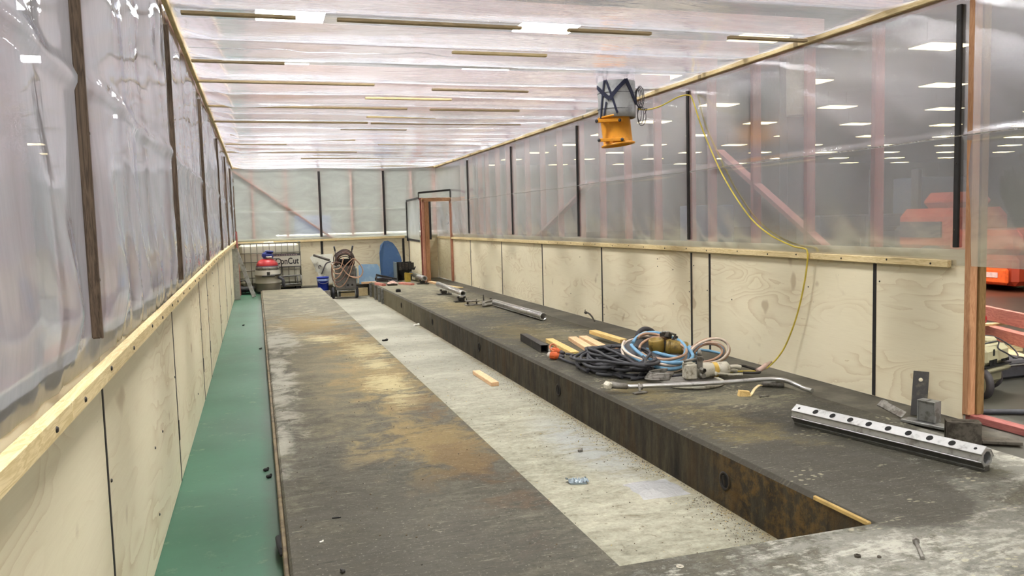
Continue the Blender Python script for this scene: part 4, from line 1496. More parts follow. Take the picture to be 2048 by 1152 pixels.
nut((2.34, 2.735, .0005), .014, 'dark rusty nut on the concrete left of the zinc bolt')
nut((2.42, 2.70, .0005), .009, 'tiny nut between the rusty nut and the zinc bolt')
nut((1.605, 2.915, .0005), .016, 'pale washer lying just in front of the trench corner', 'tool_white', True)
M['chip_white'] = plain('white_chip', srgb(226, 224, 212), .7)
b = MB()
b.obox((.215, 3.73, .004), (.018, .008, .006), Matrix.Rotation(.3, 3, 'Z'), 0, .001)
b.obox((.222, 3.735, .006), (.008, .006, .006), Matrix.Rotation(.9, 3, 'Z'), 0, .001)
tag(b.build('paint_chip', M['chip_white']), 'white paint chip on the dark slab surface', 'chip')
b = MB()
b.obox((.305, 4.02, .003), (.034, .008, .005), Matrix.Rotation(-.1, 3, 'Z'), 0, .001)
b.obox((.325, 4.018, .003), (.012, .007, .004), Matrix.Rotation(.3, 3, 'Z'), 0, .001)
tag(b.build('rubber_scrap', M['hole']), 'thin black rubber scrap on the left slab', 'scrap')
b = MB()
b.obox((.275, 3.36, .008), (.020, .016, .014), Matrix.Rotation(.6, 3, 'Z'), 0, .004)
b.obox((.268, 3.365, .014), (.010, .012, .010), Matrix.Rotation(.2, 3, 'Z'), 0, .003)
tag(b.build('stone_crumb', M['steel_dark']), 'dark stone crumb at the lower edge of the left slab', 'stone')

# crumpled foil wrapper and offcuts in the trench
M['foil'] = plain('silver_foil', srgb(138, 150, 156), .35, .3, .3, 60)
vs, fs = [], []
n, mrow = 14, 8
for j in range(mrow + 1):
    for i in range(n + 1):
        a, c = i / n - .5, j / mrow - .5
        vs.append((2.0 + a * .135, 5.045 + c * .085 - a * .03, ZT + .012 + .026 * abs(nz(a * 7, c * 6, 5)) + .022 * max(0, 1 - 9 * c * c) * (.6 + nz(a * 12, 0, 1))))
fs = [(j * (n + 1) + i, j * (n + 1) + i + 1, (j + 1) * (n + 1) + i + 1, (j + 1) * (n + 1) + i) for j in range(mrow) for i in range(n)]
b = MB()
b.add(vs, fs, 0, False)
b.prism([(1.945, 5.02, ZT + .001), (2.05, 4.99, ZT + .001), (2.06, 5.06, ZT + .001), (1.95, 5.08, ZT + .001)], (0, 0, .012))
tag(b.build('foil_wrapper', M['foil']), 'crumpled silver foil wrapper on the pale trench floor', 'wrapper')
vs = []
n, mrow = 18, 12
for j in range(mrow + 1):
    for i in range(n + 1):
        a, c = i / n - .5, j / mrow - .5
        e = max(0, 1 - (4 * (a * a + c * c)) ** 2)
        vs.append((2.43 + a * .32 + .02 * nz(c * 4, a * 3), 4.72 + c * .34 + .02 * nz(a * 4, c * 3, 2), ZT + .003 + e * (.006 + .020 * abs(nz(a * 6, c * 6, 8)))))
fs = [(j * (n + 1) + i, j * (n + 1) + i + 1, (j + 1) * (n + 1) + i + 1, (j + 1) * (n + 1) + i) for j in range(mrow) for i in range(n)]
b = MB()
b.add(vs, fs, 0, True)
M['scrap_film'] = film_material('scrap_film', .55, (1, 1, 1, 1), .5, .2, (4, 4, 4), .3)
tag(b.build('plastic_scrap', M['scrap_film']), 'scrap of clear plastic sheet against the foot of the trench side', 'plastic sheet')
for (x, y, s_, lab) in ((1.805, 12.40, .05, 'black rubber offcut lying far along the trench floor'), (2.30, 5.72, .025, 'small grey metal chip in the middle of the trench floor'),
                        (2.60, 14.0, .06, 'pale crumpled scrap by the foot of the trench side')):
    b = MB()
    mt = M['hole'] if 'black' in lab else M['steel_grey'] if 'metal' in lab else M['chip_white']
    b.obox((x, y, ZT + .012), (s_ * 1.6, s_, .022), Matrix.Rotation(.3, 3, 'Z'), 0, .005)
    b.obox((x + s_ * .6, y + s_ * .3, ZT + .02), (s_, s_ * .6, .02), Matrix.Rotation(1.0, 3, 'Z') @ Matrix.Rotation(.3, 3, 'X'), 0, .004)
    tag(b.build('offcut', mt), lab, 'scrap')


# loose grit along the trench side
def grit(name, pts, mats, label):
    b = MB()
    for (x, y, z, s_) in pts:
        b.obox((x, y, z + s_ * .35), (s_ * random.uniform(.8, 1.8), s_, s_ * .7), Matrix.Rotation(random.uniform(0, 3), 3, 'Z') @ Matrix.Rotation(random.uniform(-.4, .4), 3, 'X'),
               random.randrange(len(mats)))
    o = b.build(name, mats, kind='stuff')
    return tag(o, label, 'grit')


G = [M['steel_rust'], plain('sand_grit', srgb(186, 164, 112), .9), plain('dark_grit', srgb(84, 70, 48), .9)]
pts = []
for i in range(1900):
    y = 3.05 + abs(random.gauss(0, 1)) * 3.2
    if y > 16:
        continue
    x = TX1 - 0.01 - abs(random.gauss(0, 1)) * (.075 + .09 * math.exp(-((y - 3.6) / .6) ** 2))
    if x < TX0 + .05:
        continue
    pts.append((x, y, ZT, random.uniform(.0015, .0052)))
pts += [(random.uniform(TX0 + .03, TX1 - .1), 3.1 + random.random() ** 1.6 * 10, ZT, random.uniform(.002, .007)) for i in range(420)]
pts = [q for q in pts if not (2.32 < q[0] < 2.47 and 8.3 < q[1] < 9.25) and not (2.24 < q[0] < 2.63 and 4.5 < q[1] < 4.93)]
grit('loose_grit', pts, G, 'scattered sandy grit over the pale trench floor, thickest along its side')
pts = [(random.uniform(.12, 1.36), random.uniform(3.0, 9), 0, random.uniform(.002, .006)) for i in range(240)]
grit('loose_grit', pts, [G[2], G[0]], 'fine specks of grit over the long left slab')
for (x, y, lab) in ((.0, 5.10, 'dark crumb on the green floor nearest the camera by the slab'), (-.015, 5.25, 'shiny black nut on the green floor near a dark crumb'),
                    (-.26, 13.3, 'dark leaf shaped scrap far along the green floor'), (-.02, 10.6, 'black crumb on the green floor halfway along the slab')):
    b = MB()
    b.obox((x, y, ZG + .009), (.030, .026, .016), Matrix.Rotation(.5, 3, 'Z'), 0, .005)
    b.obox((x + .012, y + .01, ZG + .012), (.018, .012, .018), Matrix.Rotation(1.1, 3, 'Z'), 0, .004)
    tag(b.build('floor_scrap', M['hole']), lab, 'scrap')
b = MB()
b.tube([(.036, 3.72, ZG + .05), (.030, 3.80, ZG + .062), (.026, 3.92, ZG + .058), (.034, 4.02, ZG + .03)], [.006, .012, .013, .006], 10)
b.box(.036, .040, 3.76, 3.98, ZG + .03, ZG + .07)
tag(b.build('rubber_pad', M['hole']), 'black rubber pad clinging to the edge of the left slab', 'pad')

# ------------------------------------------------------------------ steel brackets by the end post
t = thing('steel_bracket', 'upright steel plate with one hole standing against the plywood end panel', 'bracket', (4.4, 4.5, 0))
b = MB()
b.bar((4.375, 4.52, .0), (4.455, 4.58, .300), .10, .012, 0, .002, (-.75, -.66, 0))
b.build('plate', M['steel_dark'], t)
nrm = Vector((-.73, -.63, .26)).normalized()
b = MB()
b.lathe([(0, 0), (.013, 0), (.015, -.004)], Vector((4.4395, 4.5685, .242)) + nrm * .0075, nrm, 14)
b.build('plate_hole', plain('ply_through_hole', srgb(206, 196, 170), .7), t)


def slotted_box(name, c, size, yaw, label, mat, foot=None):
    t = thing(name, label, 'bracket', (c[0], c[1], 0))
    R_ = Matrix.Rotation(yaw, 3, 'Z')
    c = Vector(c)
    sx, sy, sz = size
    b = MB()
    th = .008
    for sg in (-1, 1):
        b.obox(c + R_ @ Vector((0, sg * (sy / 2 - th / 2), sz / 2)), (sx, th, sz), R_, 0, .002)
    b.obox(c + R_ @ Vector((sx / 2 - th / 2, 0, sz / 2)), (th, sy - 2 * th, sz), R_, 0, .001)
    b.obox(c + R_ @ Vector((-sx / 2 + .012, 0, sz / 2)), (th, sy - 2 * th, sz), R_, 0, .001)
    b.build('box_walls', mat, t)
    b = MB()
    gap = sy * .16
    for sg in (-1, 1):
        b.obox(c + R_ @ Vector((0, sg * (sy / 4 + gap / 4), sz + .004)), (sx, sy / 2 - gap / 2, .008), R_, 0, .001)
    for sg in (-1, 1):
        b.obox(c + R_ @ Vector((sg * sx * .42, 0, sz + .004)), (sx * .16, gap + .002, .008), R_)
    b.build('slotted_top', mat, t)
    if foot:
        b = MB()
        b.obox(c + R_ @ Vector(foot[0]), foot[1], R_, 0, .003)
        b.build('foot_plate', mat, t)
    return t


slotted_box('slotted_bracket', (4.25, 4.30, .026), (.075, .125, .135), .25, 'pale steel bracket box with a slotted top beside the upright plate', M['galv'],
            ((-.02, -.02, -.014), (.10, .36, .02)))
slotted_box('slotted_bracket', (4.12, 3.90, .0005), (.19, .10, .125), -.62, 'dark scaly steel bracket box nearest the pink floor plate', M['steel_rust'],
            ((.21, .02, .012), (.22, .10, .022)))
b = MB()
b.bar((4.20, 4.70, .075), (4.26, 4.53, .014), .06, .010, 0, .002, (-.6, .1, .8))
b.bar((4.205, 4.69, .074), (4.217, 4.655, .062), .064, .013, 0, .002, (-.6, .1, .8))
tag(b.build('steel_plate', M['steel_grey']), 'thin grey steel plate leaning beside the slotted bracket', 'plate')

# tap on the wall foot
t = thing('wall_tap', 'small dark tap on a bent pipe rising by the plywood wall', 'tap', (4.50, 10.7, 0))
b = MB()
b.tube(smooth_path([(4.50, 10.55, -.01), (4.495, 10.62, .045), (4.49, 10.72, .085), (4.485, 10.80, .09)], 4), .012, 8)
b.build('pipe', M['steel_rust'], t)
b = MB()
b.lathe([(0, 0), (.018, 0), (.022, .01), (.018, .035), (0, .035)], (4.485, 10.80, .085), (-.4, .6, .3), 10)
b.bar((4.45, 10.78, .125), (4.50, 10.88, .125), .010, .010, 0, .002)
b.tube([(4.477, 10.82, .095), (4.476, 10.83, .125)], .005, 6)
b.build('tap_head', M['steel_rust'], t)
b = MB()
b.bar((3.97, 8.30, .012), (4.10, 8.36, .016), .03, .018, 0, .003)
b.bar((3.98, 8.32, .02), (4.00, 8.33, .075), .018, .014, 0, .003)
b.bar((3.995, 8.33, .07), (4.08, 8.36, .085), .018, .014, 0, .003)
b.bar((4.08, 8.36, .085), (4.095, 8.365, .02), .018, .014, 0, .003)
tag(b.build('black_clip', M['hole']), 'small black folded clip behind the orange hose ends', 'clip')

# ------------------------------------------------------------------ extraction fan hung from the ceiling
FX, FY = 3.72, 8.02
t = thing('extraction_fan', 'yellow fan with a grey duct collar slung from the ceiling by blue straps', 'fan', (FX, FY, 2.86))
fr = Vector((-.42, -.907, 0)).normalized()
rt = Vector((.907, -.42, 0)).normalized()
axd = (Vector((0, 0, -1)) + rt * .11).normalized()
M['duct'] = dirty('grey_duct_cloth', srgb(176, 178, 178), srgb(146, 148, 148), .5, .6, .1, 7)
M['fan_yellow'] = dirty('fan_yellow_paint', srgb(232, 156, 34), srgb(206, 134, 28), .35, .45, .0, 6)
M['strap_blue'] = plain('navy_strap', srgb(30, 34, 58), .7)
b = MB()
rd = .198
prof = [(rd * .985, .0), (rd, .02), (rd * 1.0, .10), (rd * 1.012, .13), (rd, .15), (rd, .26), (rd * 1.012, .285), (rd, .31), (rd * .99, .372), (rd * .93, .378), (rd * .93, .0)]
b.lathe(prof, (FX, FY, 2.87), Vector((0, 0, -1)) + rt * .015, 40)
b.build('duct_collar', M['duct'], t)
for h in (.12, .285):
    cc = Vector((FX, FY, 2.87 - h))
    b = MB()
    b.lathe([(rd + .001, -.006), (rd + .006, 0), (rd + .001, .006)], cc, Vector((-.03, .02, -1)), 40)
    b.build('duct_band', plain('duct_seam', srgb(96, 98, 98), .6), t)
b = MB()
top = Vector((FX - .02, FY, 2.49))
b.lathe([(.165, -.03), (.185, -.028), (.185, -.012), (.158, -.006), (.156, .0), (.154, .255), (.158, .262), (.178, .266), (.178, .284), (.150, .284), (.148, .0), (.165, -.03)], top, axd, 40)
b.build('fan_casing', M['fan_yellow'], t)
b = MB()
b.lathe([(0, .20), (.05, .20), (.055, .22), (.0, .24)], top, axd, 20)
for k in range(6):
    an = k * math.pi / 3
    s = axd.orthogonal().normalized()
    u2 = axd.cross(s)
    dd = s * math.cos(an) + u2 * math.sin(an)
    b.bar(top + axd * .21 + dd * .04, top + axd * .21 + dd * .14, .06, .004, 0, 0, (axd + dd.cross(axd) * .8))
b.build('fan_blades', M['steel_dark'], t)
for hh in (.035, .235):
    b = MB()
    c = top + axd * hh
    p, q = c + fr * .165 - rt * .20, c + fr * .165 + rt * .075
    b.bar(p, q, .02, .034, 0, .004)
    b.bar(c - rt * .12 + fr * .05, c - rt * .12 + fr * .17, .03, .03, 0, .004)
    b.bar(c + rt * .05 + fr * .10, c + rt * .05 + fr * .17, .03, .03, 0, .004)
    fo = b.build('foot_bar', M['fan_yellow'], t)
    for e in (p + rt * .006, q - rt * .03):
        b = MB()
        b.lathe([(0, .016), (.015, .016), (.018, .008), (.018, -.012), (0, -.012)], e, fr, 12)
        b.build('rubber_foot', M['rubber'], fo)


def on_duct(x, y):
    """a point of the collar from its position across and down the facing side"""
    u = max(-.995, min(.995, (x - 310) / 268))
    z = 2.87 - (y - 80) / 1428
    a = math.asin(u)
    return Vector((FX, FY, z)) + (rt * math.sin(a) + fr * math.cos(a)) * (rd + .008)


def strap(path, wd):
    pts = []
    for (a, c) in zip(path[:-1], path[1:]):
        for k in range(8):
            t_ = k / 8
            pts.append((a[0] + (c[0] - a[0]) * t_, a[1] + (c[1] - a[1]) * t_))
    pts.append(path[-1])
    b = MB()
    P = [on_duct(*p) for p in pts]
    for i in range(len(P) - 1):
        n_ = (P[i] - Vector((FX, FY, P[i].z))).normalized()
        b.bar(P[i], P[i + 1], wd, .005, 0, 0, n_, .004)
    b.build('strap', M['strap_blue'], t)


strap([(48, 150), (120, 255), (215, 355)], .040)
strap([(215, 355), (330, 210), (440, 90)], .040)
strap([(440, 80), (505, 230), (572, 410)], .040)
strap([(150, 80), (122, 300), (92, 620)], .020)
strap([(172, 80), (240, 290), (318, 565)], .022)
strap([(172, 400), (140, 590)], .016)
b = MB()
c = on_duct(318, 560)
b.tube([c + Vector((0, 0, -.0)) + rt * .012, c + Vector((0, 0, .03)), c - rt * .012, c + Vector((0, 0, -.025)), c + rt * .012], .003, 6)
b.build('hook', M['steel_grey'], t)
# cable bundle on the side of the collar
e = Vector((FX, FY, 2.87)) + rt * (rd + .02) + fr * .04
b = MB()
for k in range(4):
    c = e + Vector((0, 0, -.17)) + rt * .01 * k
    lp = [c + rt * (.022 + .006 * k) * math.cos(a) + Vector((0, 0, 1)) * (.085 + .01 * k) * math.sin(a) + fr * .01 * math.sin(2 * a + k) for a in [i * 2 * math.pi / 20 for i in range(20)]]
    b.tube(lp, .0045, 6, closed=True)
b.build('cable_bundle', M['rubber'], t)
b = MB()
for k in range(3):
    c = e + Vector((0, 0, -.34 - .015 * k)) + rt * (.02 + .012 * k)
    lp = [c + rt * (.020 + .012 * k) * math.cos(a) + Vector((0, 0, 1)) * (.075 + .012 * k) * math.sin(a) + fr * .02 * math.sin(a + k) for a in [i * 2 * math.pi / 20 for i in range(20)]]
    b.tube(lp, .0035, 6, closed=True)
b.tube(smooth_path([e + Vector((0, 0, -.25)), e + rt * .05 + Vector((0, 0, -.30)), e + rt * .1 + Vector((0, 0, -.29)), e + rt * .07 + Vector((0, 0, -.35))], 5), .0035, 6)
b.build('cable_bundle', M['rubber'], t)

# yellow extension cord
t = thing('extension_cord', 'thin yellow extension cord looping from the fan down the plastic wall', 'cord', (4.5, 6.0, 0))
s0 = e + Vector((0, 0, -.29))
pts = [s0, s0 + Vector((.10, -.02, -.01)), (4.20, 7.95, 2.62), (4.40, 7.93, 2.715), (4.505, 7.90, 2.735), (4.525, 7.84, 2.68), (4.53, 7.65, 2.345), (4.53, 7.28, 1.86), (4.53, 6.84, 1.45), (4.53, 6.50, 1.26),
       (4.53, 6.15, 1.155), (4.522, 5.97, 1.135), (4.515, 5.92, 1.115), (4.515, 5.915, 1.04), (4.515, 5.95, .86), (4.51, 6.02, .62), (4.50, 6.10, .42), (4.47, 6.20, .21), (4.40, 6.30, .06), (4.31, 6.36, .012), (4.15, 6.42, .010), (4.02, 6.43, .010)]
MB().tube(smooth_path(pts, 6), .0075, 7).build('cord_body', M['cord_yellow'], t)

# ------------------------------------------------------------------ far end of the room
# plastic tank in a wire cage
t = thing('caged_tank', 'white plastic tank in a steel wire cage in the far left corner', 'tank', (.28, 20.55, ZG))
IX0, IX1, IY0, IY1 = -.43, 1.0, 20.16, 20.98
M['tank_white'] = plain('tank_plastic', srgb(206, 204, 184), .45, 0, .06, 3)
M['cage'] = plain('cage_steel', srgb(116, 112, 98), .5, .4)
b = MB()
b.box(IX0 + .03, IX1 - .03, IY0 + .03, IY1 - .03, ZG + .14, 1.06, 0, .07)
b.lathe([(0, .03), (.11, .03), (.12, .01), (.12, 0)], ((IX0 + IX1) / 2, (IY0 + IY1) / 2, 1.058), (0, 0, 1), 20)
b.build('tank_body', M['tank_white'], t)
b = MB()
b.box(IX0, IX1, IY0, IY1, ZG + .10, ZG + .135, 0, .004)
b.build('pallet_deck', M['cage'], t)
for x in (IX0 + .08, (IX0 + IX1) / 2, IX1 - .08):
    MB().box(x - .06, x + .06, IY0, IY1, ZG + .001, ZG + .10, 0, .004).build('pallet_foot', M['hole'], t)
for x in np.linspace(IX0 + .01, IX1 - .01, 11):
    MB().tube([(x, IY0, ZG + .13), (x, IY0, 1.06)], .0075, 6).build('cage_bar', M['cage'], t)
for z in (.02, .25, .42, .62, .83, 1.06):
    b = MB()
    r = .009 if z < 1.0 else .016
    b.tube([(IX0, IY0 - .012, z), (IX1, IY0 - .012, z)], r, 6)
    b.tube([(IX1, IY0 - .012, z), (IX1, IY1, z)], r, 6)
    b.tube([(IX0, IY0 - .012, z), (IX0, IY1, z)], r, 6)
    b.build('cage_rail', M['cage'], t)
for y in np.linspace(IY0 + .12, IY1 - .05, 5):
    MB().tube([(IX1, y, ZG + .13), (IX1, y, 1.06)], .0095, 6).build('cage_bar', M['cage'], t)
b = MB()
b.box(.36, .985, IY0 - .036, IY0 - .026, .50, .745, 0, .002)
lp = b.build('label_plate', plain('label_white', srgb(224, 222, 208), .5, 0, .04), t)
b = MB()
b.box(.36, .985, IY0 - .038, IY0 - .028, .748, .80)
b.box(.36, .985, IY0 - .038, IY0 - .028, .475, .497)
b.build('label_stripe', plain('label_dark', srgb(70, 68, 72), .5), lp)
fc = bpy.data.curves.new('lettering', 'FONT')
fc.body = 'ConCut'
fc.size = .205
fc.extrude = .002
fc.offset = .004
fc.materials.append(plain('letter_black', srgb(34, 34, 36), .5))
tmp = bpy.data.objects.new('lettering_curve', fc)
COL.objects.link(tmp)
dg = bpy.context.evaluated_depsgraph_get()
lm = bpy.data.meshes.new_from_object(tmp.evaluated_get(dg))
bpy.data.objects.remove(tmp)
fo = bpy.data.objects.new('lettering', lm)
COL.objects.link(fo)
fo.parent = lp
fo.location = Vector((.405, IY0 - .040, .555)) - wloc(lp)
fo.rotation_euler = (math.pi / 2, 0, 0)
fo.scale = (.80, 1, 1)
b = MB()
for i in range(9):
    b.box(.44 + i * .055, .44 + i * .055 + .036, IY0 - .041, IY0 - .038, .762, .778)
b.build('small_print', plain('small_print', srgb(196, 170, 170), .6), lp)
b = MB()
b.tube([(.30, IY0 - .05, .06), (.97, IY0 - .06, .075)], .014, 6)
b.tube([(.30, IY0 - .05, .25), (.98, IY0 - .06, .28)], .014, 6)
b.tube([(.90, IY0 - .055, .07), (.90, IY0 - .055, .27)], .012, 6)
b.tube([(.98, IY0 - .06, .07), (.98, IY0 - .06, .27)], .012, 6)
b.build('cage_gate', M['galv'], t)

# industrial vacuum
VX, VY = .215, 19.74
t = thing('drum_vacuum', 'drum vacuum with red and blue motor head before the caged tank', 'vacuum cleaner', (VX, VY, ZG))
M['drum'] = plain('drum_grey', srgb(156, 152, 138), .4, .3, .08, 4)
b = MB()
b.lathe([(0, .04), (.27, .04), (.28, .06), (.28, .22), (.288, .225), (.288, .24), (.28, .245), (.28, .40), (.29, .405), (.29, .43), (.278, .44), (.272, .52), (.262, .53), (0, .53)], (VX, VY, ZG), (0, 0, 1), 36)
b.build('drum', M['drum'], t)
b = MB()
b.lathe([(.255, .53), (.265, .535), (.262, .60), (.255, .61), (0, .61)], (VX, VY, ZG), (0, 0, 1), 36)
b.build('drum_lid', M['steel_grey'], t)
b = MB()
b.lathe([(.245, .61), (.25, .615), (.235, .68), (.19, .745), (.13, .78), (.10, .785), (0, .785)], (VX, VY, ZG), (0, 0, 1), 32)
b.build('motor_housing', plain('vacuum_red', srgb(170, 42, 44), .4), t)
b = MB()
b.lathe([(.252, .598), (.256, .60), (.256, .625), (.248, .63)], (VX, VY, ZG), (0, 0, 1), 32)
b.build('housing_band', plain('vacuum_navy', srgb(52, 42, 66), .5), t)
b = MB()
b.obox((VX + .02, VY - .01, ZG + .86), (.24, .2, .16), Matrix.Rotation(.15, 3, 'Y') @ Matrix.Rotation(.3, 3, 'Z'), 0, .05)
b.obox((VX + .06, VY - .02, ZG + .955), (.17, .16, .05), Matrix.Rotation(.1, 3, 'Y') @ Matrix.Rotation(.3, 3, 'Z'), 0, .02)
b.build('head_cap', plain('vacuum_blue', srgb(44, 54, 122), .45), t)
b = MB()
b.obox((VX + .04, VY - .10, ZG + .82), (.15, .06, .06), Matrix.Rotation(.3, 3, 'Z'), 0, .015)
b.build('switch_panel', M['steel_grey'], t)
b = MB()
b.tube(smooth_path([(VX + .12, VY - .10, ZG + .79), (VX + .26, VY - .12, ZG + .78), (VX + .31, VY - .13, ZG + .73), (VX + .315, VY - .13, ZG + .55), (VX + .30, VY - .15, ZG + .44), (VX + .20, VY - .23, ZG + .42), (VX + .06, VY - .28, ZG + .42)], 6), .013, 8)
b.build('push_handle', M['steel_dark'], t)
b = MB()
b.box(VX - .02, VX + .05, VY - .30, VY - .27, ZG + .40, ZG + .50, 0, .008)
b.box(VX - .13, VX + .16, VY - .31, VY - .28, ZG + .385, ZG + .42, 0, .008)
b.build('clamp_bar', M['steel_dark'], t)
b = MB()
b.tube(smooth_path([(VX + .24, VY - .16, ZG + .36), (VX + .33, VY - .22, ZG + .30), (VX + .34, VY - .22, ZG + .20), (VX + .36, VY - .20, ZG + .14)], 5), .035, 10)
b.build('inlet_hose', M['rubber'], t)
for dx, dy in ((-.2, -.14), (.2, -.14), (.2, .14), (-.2, .14)):
    b = MB()
    b.tube([(VX + dx - .018, VY + dy, ZG + .0315), (VX + dx + .018, VY + dy, ZG + .0315)], .030, 12)
    b.build('castor', M['rubber'], t)

# planks leaning in the corner
b = MB()
b.bar((-.445, 18.95, .98), (-.10, 18.45, ZG + .02), .025, .085, 0, .003, (.7, 0, .4))
b.bar((-.447, 18.953, .985), (-.44, 18.94, .96), .03, .09, 0, .003, (.7, 0, .4))
tag(b.build('leaning_plank', M['galv']), 'grey metal plank leaning against the left wall before the tank', 'plank')
b = MB()
b.bar((-.420, 19.45, 1.34), (-.40, 19.15, ZG + .01), .035, .025, 0, .003)
b.bar((-.4205, 19.455, 1.36), (-.416, 19.41, 1.16), .037, .027, 0, .003)
tag(b.build('leaning_pole', M['pink_y']), 'thin reddish pole leaning in the corner above the plywood rail', 'pole')
b = MB()
b.box(-.50, -.38, 18.2, 18.225, ZG + .001, 1.0, 0, .003)
b.box(-.498, -.40, 18.195, 18.20, .1, .9, 0)
tag(b.build('grey_sheet', plain('grey_panel', srgb(150, 150, 140), .6)), 'narrow grey panel standing against the left wall beside the plank', 'panel')
t = thing('black_trolley', 'low dark trolley lying on the green floor in front of the tank', 'trolley', (-.27, 19.6, ZG))
MB().box(-.45, -.10, 19.4, 20.0, ZG + .10, ZG + .15, 0, .01).build('deck', M['rubber'], t)
for dx in (-.40, -.15):
    for dy in (19.45, 19.9):
        MB().tube([(dx - .03, dy, ZG + .051), (dx + .03, dy, ZG + .051)], .05, 12).build('wheel', M['hole'], t)
MB().tube(smooth_path([(-.42, 19.42, ZG + .15), (-.40, 19.4, .22), (-.28, 19.42, .24), (-.2, 19.42, .1), (-.18, 19.42, ZG + .15)], 5), .018, 8).build('handle', M['steel_dark'], t)
b = MB()
b.lathe([(0, 0), (.03, 0), (.035, .02), (.02, .05), (0, .05)], (-.12, 19.36, ZG + .04), (0, -1, .2), 12)
b.build('knob', M['hose_tan'], t)

# hydraulic power pack on wheels
PX, PY_, PZ = 2.02, 20.2, ZT
t = thing('power_pack', 'grey wheeled power pack heaped with brown hoses in front of the back wall', 'power pack', (PX, PY_, PZ))
M['pack'] = dirty('pack_grey', srgb(122, 120, 112), srgb(90, 86, 78), .4, .5, .3, 8)
b = MB()
b.box(PX - .24, PX + .25, PY_ - .22, PY_ + .22, PZ + .21, PZ + .80, 0, .02)
b.build('cabinet', M['pack'], t)
b = MB()
b.box(PX - .02, PX + .23, PY_ - .232, PY_ - .22, PZ + .26, PZ + .62, 0, .004)
pn = b.build('front_panel', plain('pack_panel', srgb(104, 102, 98), .5), t)
for i, z in enumerate((.56, .50)):
    MB().box(PX + .05, PX + .19, PY_ - .238, PY_ - .231, PZ + z, PZ + z + .02, 0, .002).build('vent_slot', M['hole'], pn)
for x in (.05, .15):
    b = MB()
    b.lathe([(0, .012), (.022, .012), (.026, 0)], (PX + x, PY_ - .232, PZ + .335), (0, -1, 0), 14)
    b.build('socket', M['hole'], pn)
b = MB()
b.box(PX - .28, PX - .235, PY_ - .15, PY_ + .15, PZ + .30, PZ + .72, 0, .01)
b.build('side_tank', M['tank_white'], t)
b = MB()
b.box(PX + .25, PX + .29, PY_ - .15, PY_ + .15, PZ + .36, PZ + .74, 0, .01)
b.build('side_tank', plain('pale_blue_tank', srgb(176, 196, 206), .5), t)
b = MB()
for x in (-.20, .22):
    b.tube([(PX + x, PY_ - .24, PZ + .012), (PX + x, PY_ - .24, PZ + .22)], .016, 8)
b.tube([(PX - .20, PY_ - .24, PZ + .20), (PX + .22, PY_ - .24, PZ + .20)], .014, 8)
b.build('stand_frame', M['galv'], t)
for x in (-.29, .28):
    b = MB()
    b.lathe([(0, -.035), (.08, -.035), (.125, -.03), (.14, -.015), (.14, .015), (.125, .03), (.08, .035), (0, .035)], (PX + x, PY_, PZ + .141), (1, 0, 0), 24)
    b.build('wheel', M['rubber'], t)
MB().tube([(PX - .29, PY_, PZ + .141), (PX + .28, PY_, PZ + .141)], .014, 8).build('axle', M['steel_dark'], t)
for sg, xa in ((-1, -.16), (1, .19)):
    b = MB()
    b.tube([(PX + xa, PY_ + .2, PZ + .7), (PX + xa + sg * .03, PY_ + .15, PZ + 1.18)], .014, 8)
    hb = b.build('handle_bar', M['steel_dark'], t)
    b = MB()
    b.tube([(PX + xa + sg * .028, PY_ + .152, PZ + 1.16), (PX + xa + sg * .05, PY_ + .13, PZ + 1.27)], .020, 8)
    b.build('grip', M['rubber'], hb)
b = MB()
b.box(PX - .12, PX + .22, PY_ - .2, PY_ + .16, PZ + .80, PZ + .96, 0, .04)
b.tube([(PX + .02, PY_ - .22, PZ + .90), (PX + .2, PY_ - .2, PZ + .92)], .035, 10)
b.build('motor', M['hole'], t)
M['hose_brown'] = plain('brown_hose', srgb(112, 84, 72), .55, 0, .2)
M['hose_dark'] = plain('dark_brown_hose', srgb(70, 56, 52), .55, 0, .2)
rnd = random.Random(5)
for k in range(15):
    rx, rz = .24 - .007 * k + rnd.uniform(-.02, .02), .24 - .009 * k + rnd.uniform(-.02, .02)
    yy = PY_ - .10 + rnd.uniform(-.14, .12)
    pts = []
    for i in range(25):
        a = -.55 + i / 24 * (math.pi + 1.1)
        pts.append((PX + .0 + math.cos(a) * rx * (1 + .05 * math.sin(3 * a + k)), yy + .05 * math.sin(a * 2 + k), PZ + .93 + math.sin(a) * rz * (1.05 + .05 * math.sin(2 * a + k))))
    MB().tube(pts, .0125, 6).build('hose_loop', M[('hose_dark', 'hose_brown', 'hose_dark')[k % 3]], t)
fy = PY_ - .27
for k, pts in enumerate(([(.20, .98), (.10, .90), (-.02, .78), (-.14, .58), (-.26, .50), (-.31, .60), (-.30, .80), (-.24, .90)],
                         [(.22, .96), (.14, .86), (.05, .70), (-.06, .52), (-.18, .42), (-.30, .46), (-.33, .66), (-.32, .82)],
                         [(.24, .97), (.18, .84), (.10, .62), (.0, .42), (-.14, .30), (-.26, .36), (-.29, .56)],
                         [(.20, .98), (.32, .86), (.40, .72), (.38, .58), (.28, .52), (.14, .54), (.04, .60), (-.05, .72), (-.12, .80)],
                         [(.22, .98), (.34, .84), (.41, .68), (.36, .54), (.22, .50), (.08, .56)],
                         [(-.32, .90), (-.20, .90), (-.08, .86), (-.02, .80)], [(-.34, .88), (-.30, .76), (-.18, .74), (-.10, .82), (-.04, 1.0)],
                         [(-.33, .84), (-.28, .66), (-.16, .62), (-.10, .66)])):
    P = [(PX + x, fy - .012 * k, PZ + z) for x, z in pts]
    MB().tube(smooth_path(P, 5), .0125, 7).build('hose_loop', M[('hose_tan', 'hose_brown', 'hose_tan', 'hose_tan')[k % 4]], t)

